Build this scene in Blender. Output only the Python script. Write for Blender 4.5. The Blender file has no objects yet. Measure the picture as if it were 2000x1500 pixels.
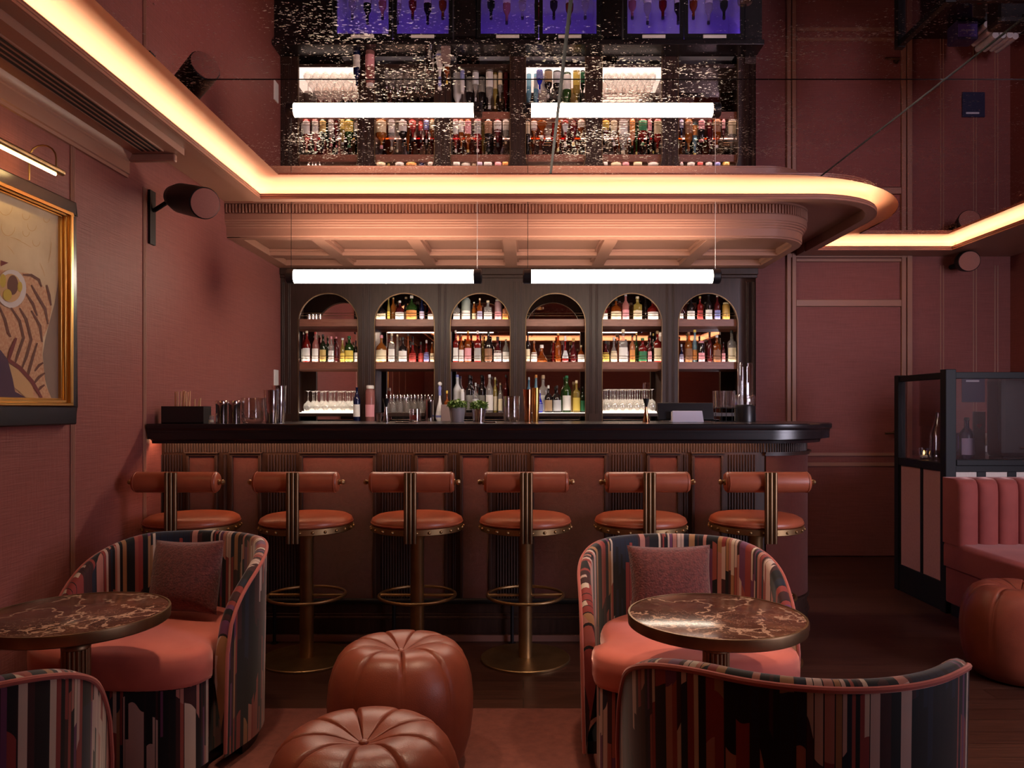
import bpy, bmesh, math, random
from mathutils import Vector, Matrix
PI = math.pi
sc = bpy.context.scene
C = sc.collection
R = random.Random(7)

# ------------------------------------------------------------------ camera, world, exposure
FPX, VX, VY, EYE = 1500.0, 1022.0, 797.0, 1.25
cam = bpy.data.cameras.new('camera')
cam.sensor_width = 36.0
cam.lens = FPX / 2000.0 * 36.0
cam.shift_x = (1000.0 - VX) / 2000.0
cam.shift_y = (VY - 750.0) / 2000.0
cam.clip_start = 0.05
co = bpy.data.objects.new('camera', cam)
co.location = (0, 0, EYE)
co.rotation_euler = (PI / 2, 0, 0)
C.objects.link(co)
sc.camera = co

w = bpy.data.worlds.new('world')
w.use_nodes = True
w.node_tree.nodes['Background'].inputs[0].default_value = (0.5, 0.45, 0.6, 1)
w.node_tree.nodes['Background'].inputs[1].default_value = 0.02
sc.world = w
vs = sc.view_settings
vs.view_transform = 'Standard'
vs.look = 'None'
vs.gamma = 1.0
vs.exposure = 0.0
vs.use_curve_mapping = False
cy = sc.cycles
cy.transparent_max_bounces = 24
cy.max_bounces = 8
cy.diffuse_bounces = 3
cy.glossy_bounces = 5
cy.transmission_bounces = 6
cy.sample_clamp_indirect = 4.0
cy.blur_glossy = 1.0
cy.use_denoising = True

COVE_W, TUBE_W, UNDER_W, PIC_W, VIOLET_W, DAY_W = 56.0, 36.0, 34.0, 42.0, 26.0, 66.0

def lamp(name, kind, loc, target, energy, color, size=1.0, size_y=None):
    d = bpy.data.lights.new(name, kind)
    d.energy = energy
    d.color = color
    if kind == 'AREA':
        d.shape = 'RECTANGLE'
        d.size = size
        d.size_y = size_y or size
    o = bpy.data.objects.new(name, d)
    o.location = loc
    v = Vector(target) - Vector(loc)
    o.rotation_euler = v.to_track_quat('-Z', 'Y').to_euler()
    C.objects.link(o)
    return o

# daylight entering by the unseen street window of the side wall
dl = lamp('daylight', 'AREA', (3.94, 0.9, 1.5), (1.6, 6.0, 1.0), DAY_W, (0.88, 0.82, 1.0), 1.5, 1.5)
dl.data.spread = math.radians(125)

# ------------------------------------------------------------------ dimensions
XW, XR, YB, YD, ZM = -1.945, 4.10, 6.15, 6.466, 2.603
YREAR = -2.25

def pt(px, py, Y):
    return Vector(((px - VX) * Y / FPX, Y, EYE - (py - VY) * Y / FPX))

# ------------------------------------------------------------------ materials
class N:
    """tiny node helper"""
    def __init__(self, name):
        self.m = bpy.data.materials.new(name)
        self.m.use_nodes = True
        self.t = self.m.node_tree
        self.b = self.t.nodes['Principled BSDF']
        self.out = self.t.nodes['Material Output']
    def n(self, typ, **kw):
        nd = self.t.nodes.new(typ)
        ins = kw.pop('ins', {})
        for k, v in kw.items():
            setattr(nd, k, v)
        for k, v in ins.items():
            if isinstance(v, bpy.types.NodeSocket):
                self.t.links.new(v, nd.inputs[k])
            else:
                nd.inputs[k].default_value = v
        return nd
    def l(self, a, b):
        self.t.links.new(a, b)
    def math(self, op, a, b=0.0, c=0.0):
        nd = self.t.nodes.new('ShaderNodeMath')
        nd.operation = op
        for i, v in enumerate((a, b, c)):
            if isinstance(v, bpy.types.NodeSocket):
                self.t.links.new(v, nd.inputs[i])
            else:
                nd.inputs[i].default_value = v
        return nd.outputs[0]
    def coord(self, kind='Object', scale=(1, 1, 1), rot=(0, 0, 0)):
        tc = self.n('ShaderNodeTexCoord')
        mp = self.n('ShaderNodeMapping', ins={'Scale': scale, 'Rotation': rot})
        self.l(tc.outputs[kind], mp.inputs['Vector'])
        return mp.outputs[0]
    def ramp(self, fac, stops, interp='LINEAR'):
        r = self.n('ShaderNodeValToRGB')
        r.color_ramp.interpolation = interp
        el = r.color_ramp.elements
        while len(el) < len(stops):
            el.new(0.5)
        for e, (p, c) in zip(el, stops):
            e.position = p
            e.color = (c[0], c[1], c[2], 1)
        self.l(fac, r.inputs[0])
        return r.outputs[0]
    def bump(self, h, strength=0.3, dist=0.01):
        b = self.n('ShaderNodeBump', ins={'Strength': strength, 'Distance': dist})
        self.l(h, b.inputs['Height'])
        self.l(b.outputs[0], self.b.inputs['Normal'])
    def set(self, **kw):
        names = {'col': 'Base Color', 'rough': 'Roughness', 'metal': 'Metallic', 'spec': 'Specular IOR Level',
                 'sheen': 'Sheen Weight', 'sheen_rough': 'Sheen Roughness', 'sheen_tint': 'Sheen Tint',
                 'coat': 'Coat Weight', 'coat_rough': 'Coat Roughness', 'emit': 'Emission Color', 'estr': 'Emission Strength',
                 'trans': 'Transmission Weight', 'ior': 'IOR', 'alpha': 'Alpha'}
        for k, v in kw.items():
            s = self.b.inputs[names[k]]
            if isinstance(v, bpy.types.NodeSocket):
                self.l(v, s)
            elif k in ('col', 'emit', 'sheen_tint'):
                s.default_value = (v[0], v[1], v[2], 1)
            else:
                s.default_value = v
        return self

def plain(name, col, rough=0.5, metal=0.0, spec=0.5, **kw):
    return N(name).set(col=col, rough=rough, metal=metal, spec=spec, **kw).m

def noisy(name, c1, c2, scale=8, rough=0.5, metal=0.0, bump=0.0, bscale=60, stretch=(1, 1, 1), **kw):
    x = N(name)
    v = x.coord('Object', stretch)
    n = x.n('ShaderNodeTexNoise', ins={'Scale': scale, 'Detail': 4.0})
    x.l(v, n.inputs['Vector'])
    x.set(col=x.ramp(n.outputs[0], [(0.3, c1), (0.7, c2)]), rough=rough, metal=metal, **kw)
    if bump:
        n2 = x.n('ShaderNodeTexNoise', ins={'Scale': bscale, 'Detail': 3.0})
        x.l(v, n2.inputs['Vector'])
        x.bump(n2.outputs[0], bump, 0.004)
    return x.m

def emitter(name, col, strength):
    x = N(name)
    e = x.n('ShaderNodeEmission', ins={'Color': (col[0], col[1], col[2], 1), 'Strength': strength})
    x.l(e.outputs[0], x.out.inputs[0])
    return x.m

def thin_glass(name, tint=(0.95, 0.95, 0.95), refl=0.06, rough=0.02, edge=0.6):
    """clear thin glass: tinted see-through plus a glossy film that grows at grazing angles"""
    x = N(name)
    t = x.n('ShaderNodeBsdfTransparent', ins={'Color': (tint[0], tint[1], tint[2], 1)})
    g = x.n('ShaderNodeBsdfGlossy', ins={'Color': (1, 1, 1, 1), 'Roughness': rough})
    lw = x.n('ShaderNodeLayerWeight', ins={'Blend': 0.35})
    f = x.math('MULTIPLY_ADD', lw.outputs['Facing'], edge, refl)
    mx = x.n('ShaderNodeMixShader')
    x.l(f, mx.inputs[0])
    x.l(t.outputs[0], mx.inputs[1])
    x.l(g.outputs[0], mx.inputs[2])
    x.l(mx.outputs[0], x.out.inputs[0])
    return x.m

def refract_glow_glass(name):  # white translucency stands in for shelf light refracted through clear bowls
    x = N(name)
    t = x.n('ShaderNodeBsdfTransparent', ins={'Color': (0.93, 0.92, 0.90, 1)})
    g = x.n('ShaderNodeBsdfGlossy', ins={'Color': (1, 1, 1, 1), 'Roughness': 0.12})
    d = x.n('ShaderNodeBsdfTranslucent', ins={'Color': (0.9, 0.88, 0.85, 1)})
    lw = x.n('ShaderNodeLayerWeight', ins={'Blend': 0.35})
    f = x.math('MULTIPLY_ADD', lw.outputs['Facing'], 0.7, 0.14)
    m1 = x.n('ShaderNodeMixShader', ins={0: 0.14})
    x.l(t.outputs[0], m1.inputs[1]); x.l(d.outputs[0], m1.inputs[2])
    m2 = x.n('ShaderNodeMixShader')
    x.l(f, m2.inputs[0]); x.l(m1.outputs[0], m2.inputs[1]); x.l(g.outputs[0], m2.inputs[2])
    x.l(m2.outputs[0], x.out.inputs[0])
    return x.m

def wall_mat():
    x = N('wall_cloth')
    v = x.coord('Object', (6, 6, 160))
    n = x.n('ShaderNodeTexNoise', ins={'Scale': 1.0, 'Detail': 3.0, 'Roughness': 0.6})
    x.l(v, n.inputs['Vector'])
    v2 = x.coord('Object', (120, 120, 12))
    n2 = x.n('ShaderNodeTexNoise', ins={'Scale': 1.0, 'Detail': 2.0})
    x.l(v2, n2.inputs['Vector'])
    s = x.math('MULTIPLY_ADD', n2.outputs[0], 0.5, n.outputs[0])
    x.set(col=x.ramp(s, [(0.45, (0.215, 0.066, 0.056)), (1.0, (0.28, 0.088, 0.075))]), rough=0.55, spec=0.22)
    x.bump(s, 0.6, 0.003)
    return x.m

def leather_panel():
    x = N('crackled_leather')
    v = x.coord('Object', (1, 1, 1))
    n = x.n('ShaderNodeTexNoise', ins={'Scale': 22.0, 'Detail': 6.0, 'Roughness': 0.7, 'Distortion': 1.6})
    x.l(v, n.inputs['Vector'])
    vo = x.n('ShaderNodeTexVoronoi', feature='DISTANCE_TO_EDGE', ins={'Scale': 55.0})
    x.l(n.outputs['Color'], vo.inputs['Vector'])
    h = x.math('MULTIPLY_ADD', vo.outputs[0], 0.6, n.outputs[0])
    x.set(col=x.ramp(n.outputs[0], [(0.3, (0.105, 0.023, 0.017)), (0.75, (0.155, 0.038, 0.029))]), rough=0.30, spec=0.5)
    x.bump(h, 0.8, 0.006)
    return x.m

def leather(name, c1, c2, rough=0.36):
    x = N(name)
    v = x.coord('Object')
    n = x.n('ShaderNodeTexNoise', ins={'Scale': 7.0, 'Detail': 5.0})
    x.l(v, n.inputs['Vector'])
    n2 = x.n('ShaderNodeTexVoronoi', ins={'Scale': 260.0})
    x.l(v, n2.inputs['Vector'])
    x.set(col=x.ramp(n.outputs[0], [(0.3, c1), (0.75, c2)]), rough=rough, spec=0.45)
    x.bump(n2.outputs[0], 0.10, 0.002)
    return x.m

def velvet(name, c1, c2, scale=5):
    x = N(name)
    v = x.coord('Object')
    n = x.n('ShaderNodeTexNoise', ins={'Scale': scale, 'Detail': 3.0})
    x.l(v, n.inputs['Vector'])
    x.set(col=x.ramp(n.outputs[0], [(0.35, c1), (0.7, c2)]), rough=0.75, spec=0.2, sheen=0.8, sheen_rough=0.35, sheen_tint=(1.0, 0.6, 0.55))
    n2 = x.n('ShaderNodeTexNoise', ins={'Scale': 400.0})
    x.l(v, n2.inputs['Vector'])
    x.bump(n2.outputs[0], 0.12, 0.002)
    return x.m

def stripe_fabric():
    """woven cloth of dripping vertical bars; u runs round the chair in metres, v runs up it"""
    x = N('striped_fabric')
    tc = x.n('ShaderNodeTexCoord')
    sp = x.n('ShaderNodeSeparateXYZ')
    x.l(tc.outputs['UV'], sp.inputs[0])
    u, v = sp.outputs[0], sp.outputs[1]
    nu = x.n('ShaderNodeTexNoise', noise_dimensions='1D', ins={'Scale': 9.0, 'Detail': 1.0})
    x.l(u, nu.inputs['W'])
    us = x.math('MULTIPLY_ADD', nu.outputs[0], 0.11, u)
    q = x.math('DIVIDE', us, 0.0145)
    i = x.math('FLOOR', q)
    f = x.math('FRACT', q)
    g = x.math('FLOOR', x.math('DIVIDE', us, 0.065))
    w1 = x.n('ShaderNodeTexWhiteNoise', noise_dimensions='1D')
    x.l(i, w1.inputs['W'])
    wg = x.n('ShaderNodeTexWhiteNoise', noise_dimensions='1D')
    x.l(x.math('ADD', g, 71.3), wg.inputs['W'])
    cu = x.n('ShaderNodeCombineXYZ')
    x.l(x.math('MULTIPLY', u, 5.0), cu.inputs[0])
    x.l(x.math('MULTIPLY', v, 2.2), cu.inputs[1])
    nb = x.n('ShaderNodeTexNoise', ins={'Scale': 1.0, 'Detail': 2.0})
    x.l(cu.outputs[0], nb.inputs['Vector'])
    vv = x.math('ADD', x.math('MULTIPLY', v, 3.6), x.math('MULTIPLY', w1.outputs[0], 0.9))
    vv = x.math('ADD', vv, x.math('MULTIPLY', nb.outputs[0], 2.4))
    j = x.math('FLOOR', vv)
    pick = x.math('GREATER_THAN', wg.outputs[0], 0.68)
    idx = x.n('ShaderNodeMix', data_type='FLOAT')
    x.l(pick, idx.inputs[0]); x.l(i, idx.inputs[2]); x.l(x.math('ADD', g, 500.0), idx.inputs[3])
    cc = x.n('ShaderNodeCombineXYZ')
    x.l(idx.outputs[0], cc.inputs[0]); x.l(j, cc.inputs[1])
    wn = x.n('ShaderNodeTexWhiteNoise', noise_dimensions='2D')
    x.l(cc.outputs[0], wn.inputs['Vector'])
    pal = [(0.0, (0.006, 0.005, 0.007)), (0.28, (0.040, 0.010, 0.012)), (0.41, (0.22, 0.034, 0.030)), (0.54, (0.36, 0.15, 0.12)),
           (0.62, (0.46, 0.33, 0.29)), (0.69, (0.26, 0.06, 0.045)), (0.78, (0.010, 0.013, 0.028)), (0.86, (0.30, 0.15, 0.07)), (0.91, (0.50, 0.40, 0.32)), (0.96, (0.12, 0.035, 0.09))]
    col = x.ramp(wn.outputs[0], pal, 'CONSTANT')
    mx = x.n('ShaderNodeMix', data_type='RGBA')
    ln = x.math('MULTIPLY', x.math('LESS_THAN', f, 0.13), x.math('GREATER_THAN', w1.outputs[0], 0.3))
    x.l(ln, mx.inputs[0])
    x.l(col, mx.inputs[6])
    mx.inputs[7].default_value = (0.012, 0.006, 0.008, 1)
    x.set(col=mx.outputs[2], rough=0.7, spec=0.25, sheen=0.35, sheen_rough=0.4)
    return x.m

def marble():
    x = N('brown_marble')
    v = x.coord('Object', (1, 1, 1))
    d = x.n('ShaderNodeTexNoise', ins={'Scale': 4.0, 'Detail': 5.0, 'Roughness': 0.65})
    x.l(v, d.inputs['Vector'])
    base = x.ramp(d.outputs[0], [(0.35, (0.035, 0.013, 0.010)), (0.55, (0.085, 0.032, 0.022)), (0.72, (0.19, 0.075, 0.045))])
    va = x.n('ShaderNodeVectorMath', operation='MULTIPLY_ADD')
    x.l(d.outputs['Color'], va.inputs[0]); va.inputs[1].default_value = (0.55, 0.55, 0.55); x.l(v, va.inputs[2])
    vo = x.n('ShaderNodeTexVoronoi', feature='DISTANCE_TO_EDGE', ins={'Scale': 4.5})
    x.l(va.outputs[0], vo.inputs['Vector'])
    n2 = x.n('ShaderNodeTexNoise', ins={'Scale': 6.0, 'Detail': 2.0})
    x.l(v, n2.inputs['Vector'])
    wd = x.math('MULTIPLY', x.math('GREATER_THAN', n2.outputs[0], 0.44), 0.03)
    ve = x.math('LESS_THAN', vo.outputs[0], wd)
    vo2 = x.n('ShaderNodeTexVoronoi', feature='DISTANCE_TO_EDGE', ins={'Scale': 14.0})
    x.l(va.outputs[0], vo2.inputs['Vector'])
    ve2 = x.math('MULTIPLY', x.math('LESS_THAN', vo2.outputs[0], 0.02), 0.3)
    fac = x.math('MAXIMUM', x.math('MULTIPLY', ve, 0.8), ve2)
    mx = x.n('ShaderNodeMix', data_type='RGBA')
    x.l(fac, mx.inputs[0]); x.l(base, mx.inputs[6]); mx.inputs[7].default_value = (0.40, 0.25, 0.18, 1)
    x.set(col=mx.outputs[2], rough=0.17, spec=0.22)
    return x.m

def floor_wood():
    x = N('dark_floorboards')
    v = x.coord('Object')
    br = x.n('ShaderNodeTexBrick', offset=0.43, ins={'Color1': (0.042, 0.016, 0.011, 1), 'Color2': (0.062, 0.025, 0.017, 1), 'Mortar': (0.012, 0.006, 0.004, 1), 'Scale': 1.0,
             'Mortar Size': 0.0018, 'Brick Width': 1.3, 'Row Height': 0.11})
    x.l(v, br.inputs['Vector'])
    v2 = x.coord('Object', (2, 45, 1))
    n = x.n('ShaderNodeTexNoise', ins={'Scale': 2.0, 'Detail': 5.0})
    x.l(v2, n.inputs['Vector'])
    mx = x.n('ShaderNodeMix', data_type='RGBA', blend_type='MULTIPLY')
    mx.inputs[0].default_value = 0.7
    x.l(br.outputs[0], mx.inputs[6])
    x.l(x.ramp(n.outputs[0], [(0.3, (0.5, 0.45, 0.4)), (0.7, (1.3, 1.2, 1.1))]), mx.inputs[7])
    x.set(col=mx.outputs[2], rough=0.34, spec=0.30)
    x.bump(n.outputs[0], 0.12, 0.003)
    return x.m

def antique_mirror():
    """mirror whose silvering is foxed with small rough specks"""
    x = N('foxed_mirror')
    v = x.coord('Object', (0.55, 1.0, 1.0))
    a = x.n('ShaderNodeBsdfGlossy', ins={'Color': (0.70, 0.60, 0.61, 1), 'Roughness': 0.0})
    b = x.n('ShaderNodeBsdfGlossy', ins={'Color': (0.85, 0.72, 0.62, 1), 'Roughness': 0.33})
    n = x.n('ShaderNodeTexNoise', ins={'Scale': 120.0, 'Detail': 3.0, 'Roughness': 0.65})
    x.l(v, n.inputs['Vector'])
    big = x.n('ShaderNodeTexNoise', ins={'Scale': 3.2, 'Detail': 4.0, 'Roughness': 0.6})
    x.l(v, big.inputs['Vector'])
    th = x.math('MULTIPLY_ADD', big.outputs[0], -0.42, 0.86)
    f = x.math('MULTIPLY', x.math('GREATER_THAN', n.outputs[0], th), 0.75)
    mx = x.n('ShaderNodeMixShader')
    x.l(f, mx.inputs[0]); x.l(a.outputs[0], mx.inputs[1]); x.l(b.outputs[0], mx.inputs[2])
    x.l(mx.outputs[0], x.out.inputs[0])
    return x.m

def mirror_mat(name, col):
    x = N(name)
    a = x.n('ShaderNodeBsdfGlossy', ins={'Color': (col[0], col[1], col[2], 1), 'Roughness': 0.01})
    x.l(a.outputs[0], x.out.inputs[0])
    return x.m

M = {}
M['wall'] = wall_mat()
M['paint'] = plain('pink_paint', (0.34, 0.155, 0.105), 0.42, spec=0.4)
M['paint_cove'] = plain('cove_paint', (0.38, 0.175, 0.115), 0.6)
M['floor'] = floor_wood()
M['rug'] = noisy('rust_rug', (0.125, 0.033, 0.023), (0.17, 0.048, 0.033), 30, 0.95, bump=0.4, bscale=300)
M['mirror'] = antique_mirror()
M['back_mirror'] = mirror_mat('bar_mirror', (0.78, 0.66, 0.62))
M['dark_gap'] = plain('black_seam', (0.008, 0.006, 0.006), 0.6)
M['wood'] = noisy('dark_stained_wood', (0.024, 0.011, 0.008), (0.042, 0.019, 0.014), 6, 0.42, stretch=(10, 10, 1), spec=0.3)
M['black_wood'] = noisy('black_lacquered_wood', (0.010, 0.007, 0.008), (0.016, 0.011, 0.012), 6, 0.26, stretch=(1, 10, 10))
M['shelf'] = noisy('rust_shelf', (0.20, 0.070, 0.045), (0.27, 0.10, 0.065), 12, 0.4, stretch=(1, 6, 6))
M['panel'] = leather_panel()
M['tan'] = leather('tan_leather', (0.32, 0.070, 0.032), (0.44, 0.115, 0.052), 0.36)
M['pouf'] = leather('cognac_leather', (0.17, 0.036, 0.019), (0.26, 0.062, 0.031), 0.37)
M['brass'] = noisy('aged_brass', (0.30, 0.185, 0.085), (0.42, 0.27, 0.13), 10, 0.42, 1.0)
M['brass_dark'] = noisy('bronzed_brass', (0.16, 0.095, 0.05), (0.25, 0.155, 0.085), 10, 0.42, 1.0)
M['gold'] = plain('gilt', (0.75, 0.42, 0.12), 0.28, 1.0)
M['steel'] = plain('polished_steel', (0.75, 0.70, 0.68), 0.12, 1.0)
M['copper'] = plain('polished_copper', (0.80, 0.36, 0.17), 0.12, 1.0)
M['stripe'] = stripe_fabric()
M['velvet'] = velvet('coral_velvet', (0.46, 0.11, 0.082), (0.58, 0.16, 0.12))
M['sofa'] = velvet('red_velvet', (0.24, 0.052, 0.043), (0.31, 0.072, 0.058))
M['piping'] = velvet('pink_piping', (0.38, 0.10, 0.085), (0.42, 0.12, 0.10))
M['fuzzy'] = noisy('shaggy_burgundy', (0.065, 0.013, 0.013), (0.15, 0.032, 0.029), 90, 0.9, bump=1.0, bscale=160, sheen=0.2)
M['marble'] = marble()
M['black'] = plain('black_plastic', (0.012, 0.011, 0.012), 0.35)
M['matt_black'] = plain('black_metal', (0.008, 0.007, 0.008), 0.5, spec=0.2)
M['grille'] = noisy('pink_speaker_cloth', (0.33, 0.13, 0.10), (0.38, 0.15, 0.115), 200, 0.8)
M['white'] = plain('white_enamel', (0.75, 0.72, 0.70), 0.4)
M['lilac_white'] = plain('pale_lilac_plastic', (0.62, 0.58, 0.66), 0.4)
M['glass'] = thin_glass('clear_glass')
M['stem'] = refract_glow_glass('stemware_glass')
M['pane'] = thin_glass('window_glass', (0.9, 0.88, 0.88), 0.05, 0.02, 0.35)
M['tumbler'] = thin_glass('cut_glass', (0.86, 0.82, 0.80), 0.10, 0.08, 0.8)
M['cane'] = noisy('cream_cloth', (0.55, 0.46, 0.40), (0.62, 0.53, 0.46), 80, 0.8, stretch=(6, 6, 0.4))
M['pink_cloth'] = noisy('dusty_pink_cloth', (0.30, 0.12, 0.105), (0.36, 0.15, 0.13), 60, 0.85, stretch=(3, 3, 1))
M['leaf'] = noisy('herb_green', (0.08, 0.17, 0.02), (0.26, 0.40, 0.08), 40, 0.5)
M['wood_pick'] = plain('bamboo', (0.68, 0.38, 0.20), 0.6)
M['cove_led'] = emitter('warm_led', (1.0, 0.73, 0.43), COVE_W)
M['tube'] = emitter('opal_tube_light', (1.0, 0.84, 0.66), TUBE_W)
M['under_led'] = emitter('counter_led', (1.0, 0.52, 0.28), UNDER_W)
M['pic_led'] = emitter('picture_led', (1.0, 0.66, 0.26), PIC_W)
M['violet_led'] = emitter('violet_led', (0.20, 0.09, 1.0), VIOLET_W)
M['tray'] = N('backlit_tray').set(col=(0.8, 0.76, 0.7), rough=0.5, emit=(1.0, 0.84, 0.68), estr=2.4).m
M['shelf_led'] = emitter('shelf_uplight', (1.0, 0.86, 0.70), 42.0)
M['lit_shelf'] = emitter('lit_acrylic_shelf', (1.0, 0.86, 0.72), 2.2)
M['flame'] = emitter('candle_flame', (1.0, 0.50, 0.14), 12.0)
M['fridge_in'] = plain('fridge_lining', (0.5, 0.5, 0.6), 0.4)

# ------------------------------------------------------------------ mesh builder
class MB:
    def __init__(self):
        self.v, self.f, self.mi, self.uv = [], [], [], {}
    def add(self, vs, fs, mi=0, uvs=None):
        b = len(self.v)
        self.v += [tuple(p) for p in vs]
        for k, f in enumerate(fs):
            self.f.append([b + i for i in f])
            self.mi.append(mi)
            if uvs:
                self.uv[len(self.f) - 1] = [uvs[i] for i in f]
        return self
    def box(self, lo, hi, mi=0):
        (a, b, c), (d, e, f) = lo, hi
        v = [(a, b, c), (d, b, c), (d, e, c), (a, e, c), (a, b, f), (d, b, f), (d, e, f), (a, e, f)]
        return self.add(v, [(0, 3, 2, 1), (4, 5, 6, 7), (0, 1, 5, 4), (1, 2, 6, 5), (2, 3, 7, 6), (3, 0, 4, 7)], mi)
    def cbox(self, c, s, mi=0):
        return self.box([c[i] - s[i] / 2 for i in range(3)], [c[i] + s[i] / 2 for i in range(3)], mi)
    def lathe(self, prof, seg=24, c=(0, 0, 0), mi=0, sq=None, caps=True):
        """prof: [(r, z)] bottom to top; sq: superellipse power for square-ish sections"""
        vs, fs = [], []
        n = len(prof)
        for r, z in prof:
            for k in range(seg):
                a = 2 * PI * (k + 0.5) / seg
                x, y = math.cos(a), math.sin(a)
                if sq:
                    m = (abs(x) ** sq + abs(y) ** sq) ** (-1.0 / sq)
                    x, y = x * m, y * m
                vs.append((c[0] + r * x, c[1] + r * y, c[2] + z))
        for i in range(n - 1):
            for k in range(seg):
                k2 = (k + 1) % seg
                fs.append((i * seg + k, i * seg + k2, (i + 1) * seg + k2, (i + 1) * seg + k))
        if caps:
            if prof[0][0] > 1e-5:
                fs.append(tuple(range(seg - 1, -1, -1)))
            if prof[-1][0] > 1e-5:
                fs.append(tuple((n - 1) * seg + k for k in range(seg)))
        return self.add(vs, fs, mi)
    def tube(self, pts, r, seg=10, closed=False, mi=0):
        pts = [Vector(p) for p in pts]
        n = len(pts)
        vs, fs = [], []
        up0 = None
        for i, p in enumerate(pts):
            a = pts[(i - 1) % n] if (closed or i > 0) else p
            b = pts[(i + 1) % n] if (closed or i < n - 1) else p
            t = (b - a).normalized()
            up = Vector((0, 0, 1)) if abs(t.z) < 0.9 else Vector((0, 1, 0))
            if up0 is not None:
                up = up0
            s = t.cross(up)
            if s.length < 1e-4:
                s = t.cross(Vector((1, 0, 0)))
            s.normalize()
            u = s.cross(t).normalized()
            up0 = u
            for k in range(seg):
                an = 2 * PI * k / seg
                vs.append(p + s * (r * math.cos(an)) + u * (r * math.sin(an)))
        m = n if closed else n - 1
        for i in range(m):
            for k in range(seg):
                k2 = (k + 1) % seg
                j = (i + 1) % n
                fs.append((i * seg + k, j * seg + k, j * seg + k2, i * seg + k2))
        if not closed:
            fs.append(tuple(range(seg)))
            fs.append(tuple((n - 1) * seg + k for k in range(seg - 1, -1, -1)))
        return self.add(vs, fs, mi)
    def rod(self, a, b, r, seg=12, mi=0):
        return self.tube([a, b], r, seg, False, mi)
    def prism(self, poly, z0, z1, mi=0):
        n = len(poly)
        vs = [(x, y, z0) for x, y in poly] + [(x, y, z1) for x, y in poly]
        fs = [tuple(range(n - 1, -1, -1)), tuple(range(n, 2 * n))]
        fs += [(i, (i + 1) % n, n + (i + 1) % n, n + i) for i in range(n)]
        return self.add(vs, fs, mi)
    def loft(self, rings, closed=False, mi=0, cap=False):
        """rings: equal-length lists of 3-D points"""
        n, m = len(rings), len(rings[0])
        vs = [p for r in rings for p in r]
        fs = []
        for i in range(n - 1):
            for k in range(m if closed else m - 1):
                k2 = (k + 1) % m
                fs.append((i * m + k, i * m + k2, (i + 1) * m + k2, (i + 1) * m + k))
        if cap:
            fs.append(tuple(range(m - 1, -1, -1)))
            fs.append(tuple((n - 1) * m + k for k in range(m)))
        return self.add(vs, fs, mi)
    def sphere(self, c, r, seg=14, rings=8, s=(1, 1, 1), mi=0):
        prof = [(math.sin(PI * i / rings), -math.cos(PI * i / rings)) for i in range(rings + 1)]
        vs, fs = [], []
        for pr, pz in prof:
            for k in range(seg):
                a = 2 * PI * k / seg
                vs.append((c[0] + r * s[0] * pr * math.cos(a), c[1] + r * s[1] * pr * math.sin(a), c[2] + r * s[2] * pz))
        for i in range(rings):
            for k in range(seg):
                k2 = (k + 1) % seg
                fs.append((i * seg + k, i * seg + k2, (i + 1) * seg + k2, (i + 1) * seg + k))
        return self.add(vs, fs, mi)
    def xf(self, mat):
        self.v = [tuple(mat @ Vector(p)) for p in self.v]
        return self

def obj(name, mb, mat, parent=None, smooth=40, bevel=0.0, label=None):
    me = bpy.data.meshes.new(name)
    me.from_pydata(mb.v, [], mb.f)
    mats = mat if isinstance(mat, (list, tuple)) else [mat]
    for m in mats:
        me.materials.append(m)
    if len(mats) > 1:
        me.polygons.foreach_set('material_index', mb.mi)
    if mb.uv:
        ul = me.uv_layers.new(name='UVMap')
        for p in me.polygons:
            u = mb.uv.get(p.index)
            if u:
                for k, li in enumerate(p.loop_indices):
                    ul.data[li].uv = u[k]
    bm = bmesh.new()
    bm.from_mesh(me)
    bmesh.ops.remove_doubles(bm, verts=bm.verts, dist=1e-5)
    bmesh.ops.recalc_face_normals(bm, faces=bm.faces)
    bm.to_mesh(me)
    bm.free()
    if smooth:
        me.polygons.foreach_set('use_smooth', [True] * len(me.polygons))
        me.set_sharp_from_angle(angle=math.radians(smooth))
    o = bpy.data.objects.new(name, me)
    C.objects.link(o)
    if parent is not None:
        o.parent = parent
    if bevel:
        b = o.modifiers.new('Bevel', 'BEVEL')
        b.width = bevel
        b.segments = 2
        b.limit_method = 'ANGLE'
    if label:
        o['label'] = label
    return o

def tag(o, label, cat, group=None):
    o['label'] = label
    o['category'] = cat
    if group:
        o['group'] = group
    return o

def thing(name, label, cat, loc=(0, 0, 0), rz=0.0, group=None):
    o = bpy.data.objects.new(name, None)
    o.empty_display_size = 0.05
    C.objects.link(o)
    o.location = loc
    o.rotation_euler = (0, 0, rz)
    return tag(o, label, cat, group)

def struct(name, mb, mat, smooth=40, parent=None, bevel=0.0):
    o = obj(name, mb, mat, parent, smooth, bevel)
    if parent is None:
        o['kind'] = 'structure'
    return o

def dup(root, loc, rz=None, label=None, group=None):
    r = root.copy()
    C.objects.link(r)
    r.location = loc
    if rz is not None:
        r.rotation_euler = (0, 0, rz)
    if label:
        r['label'] = label
    if group:
        r['group'] = group
    for ch in list(root.children):
        c = ch.copy()
        C.objects.link(c)
        c.parent = r
        for g in ch.children:
            d = g.copy()
            C.objects.link(d)
            d.parent = c
    return r

def arc(cx, cy, r, a0, a1, n):
    return [(cx + r * math.cos(math.radians(a0 + (a1 - a0) * i / n)), cy + r * math.sin(math.radians(a0 + (a1 - a0) * i / n))) for i in range(n + 1)]

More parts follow.
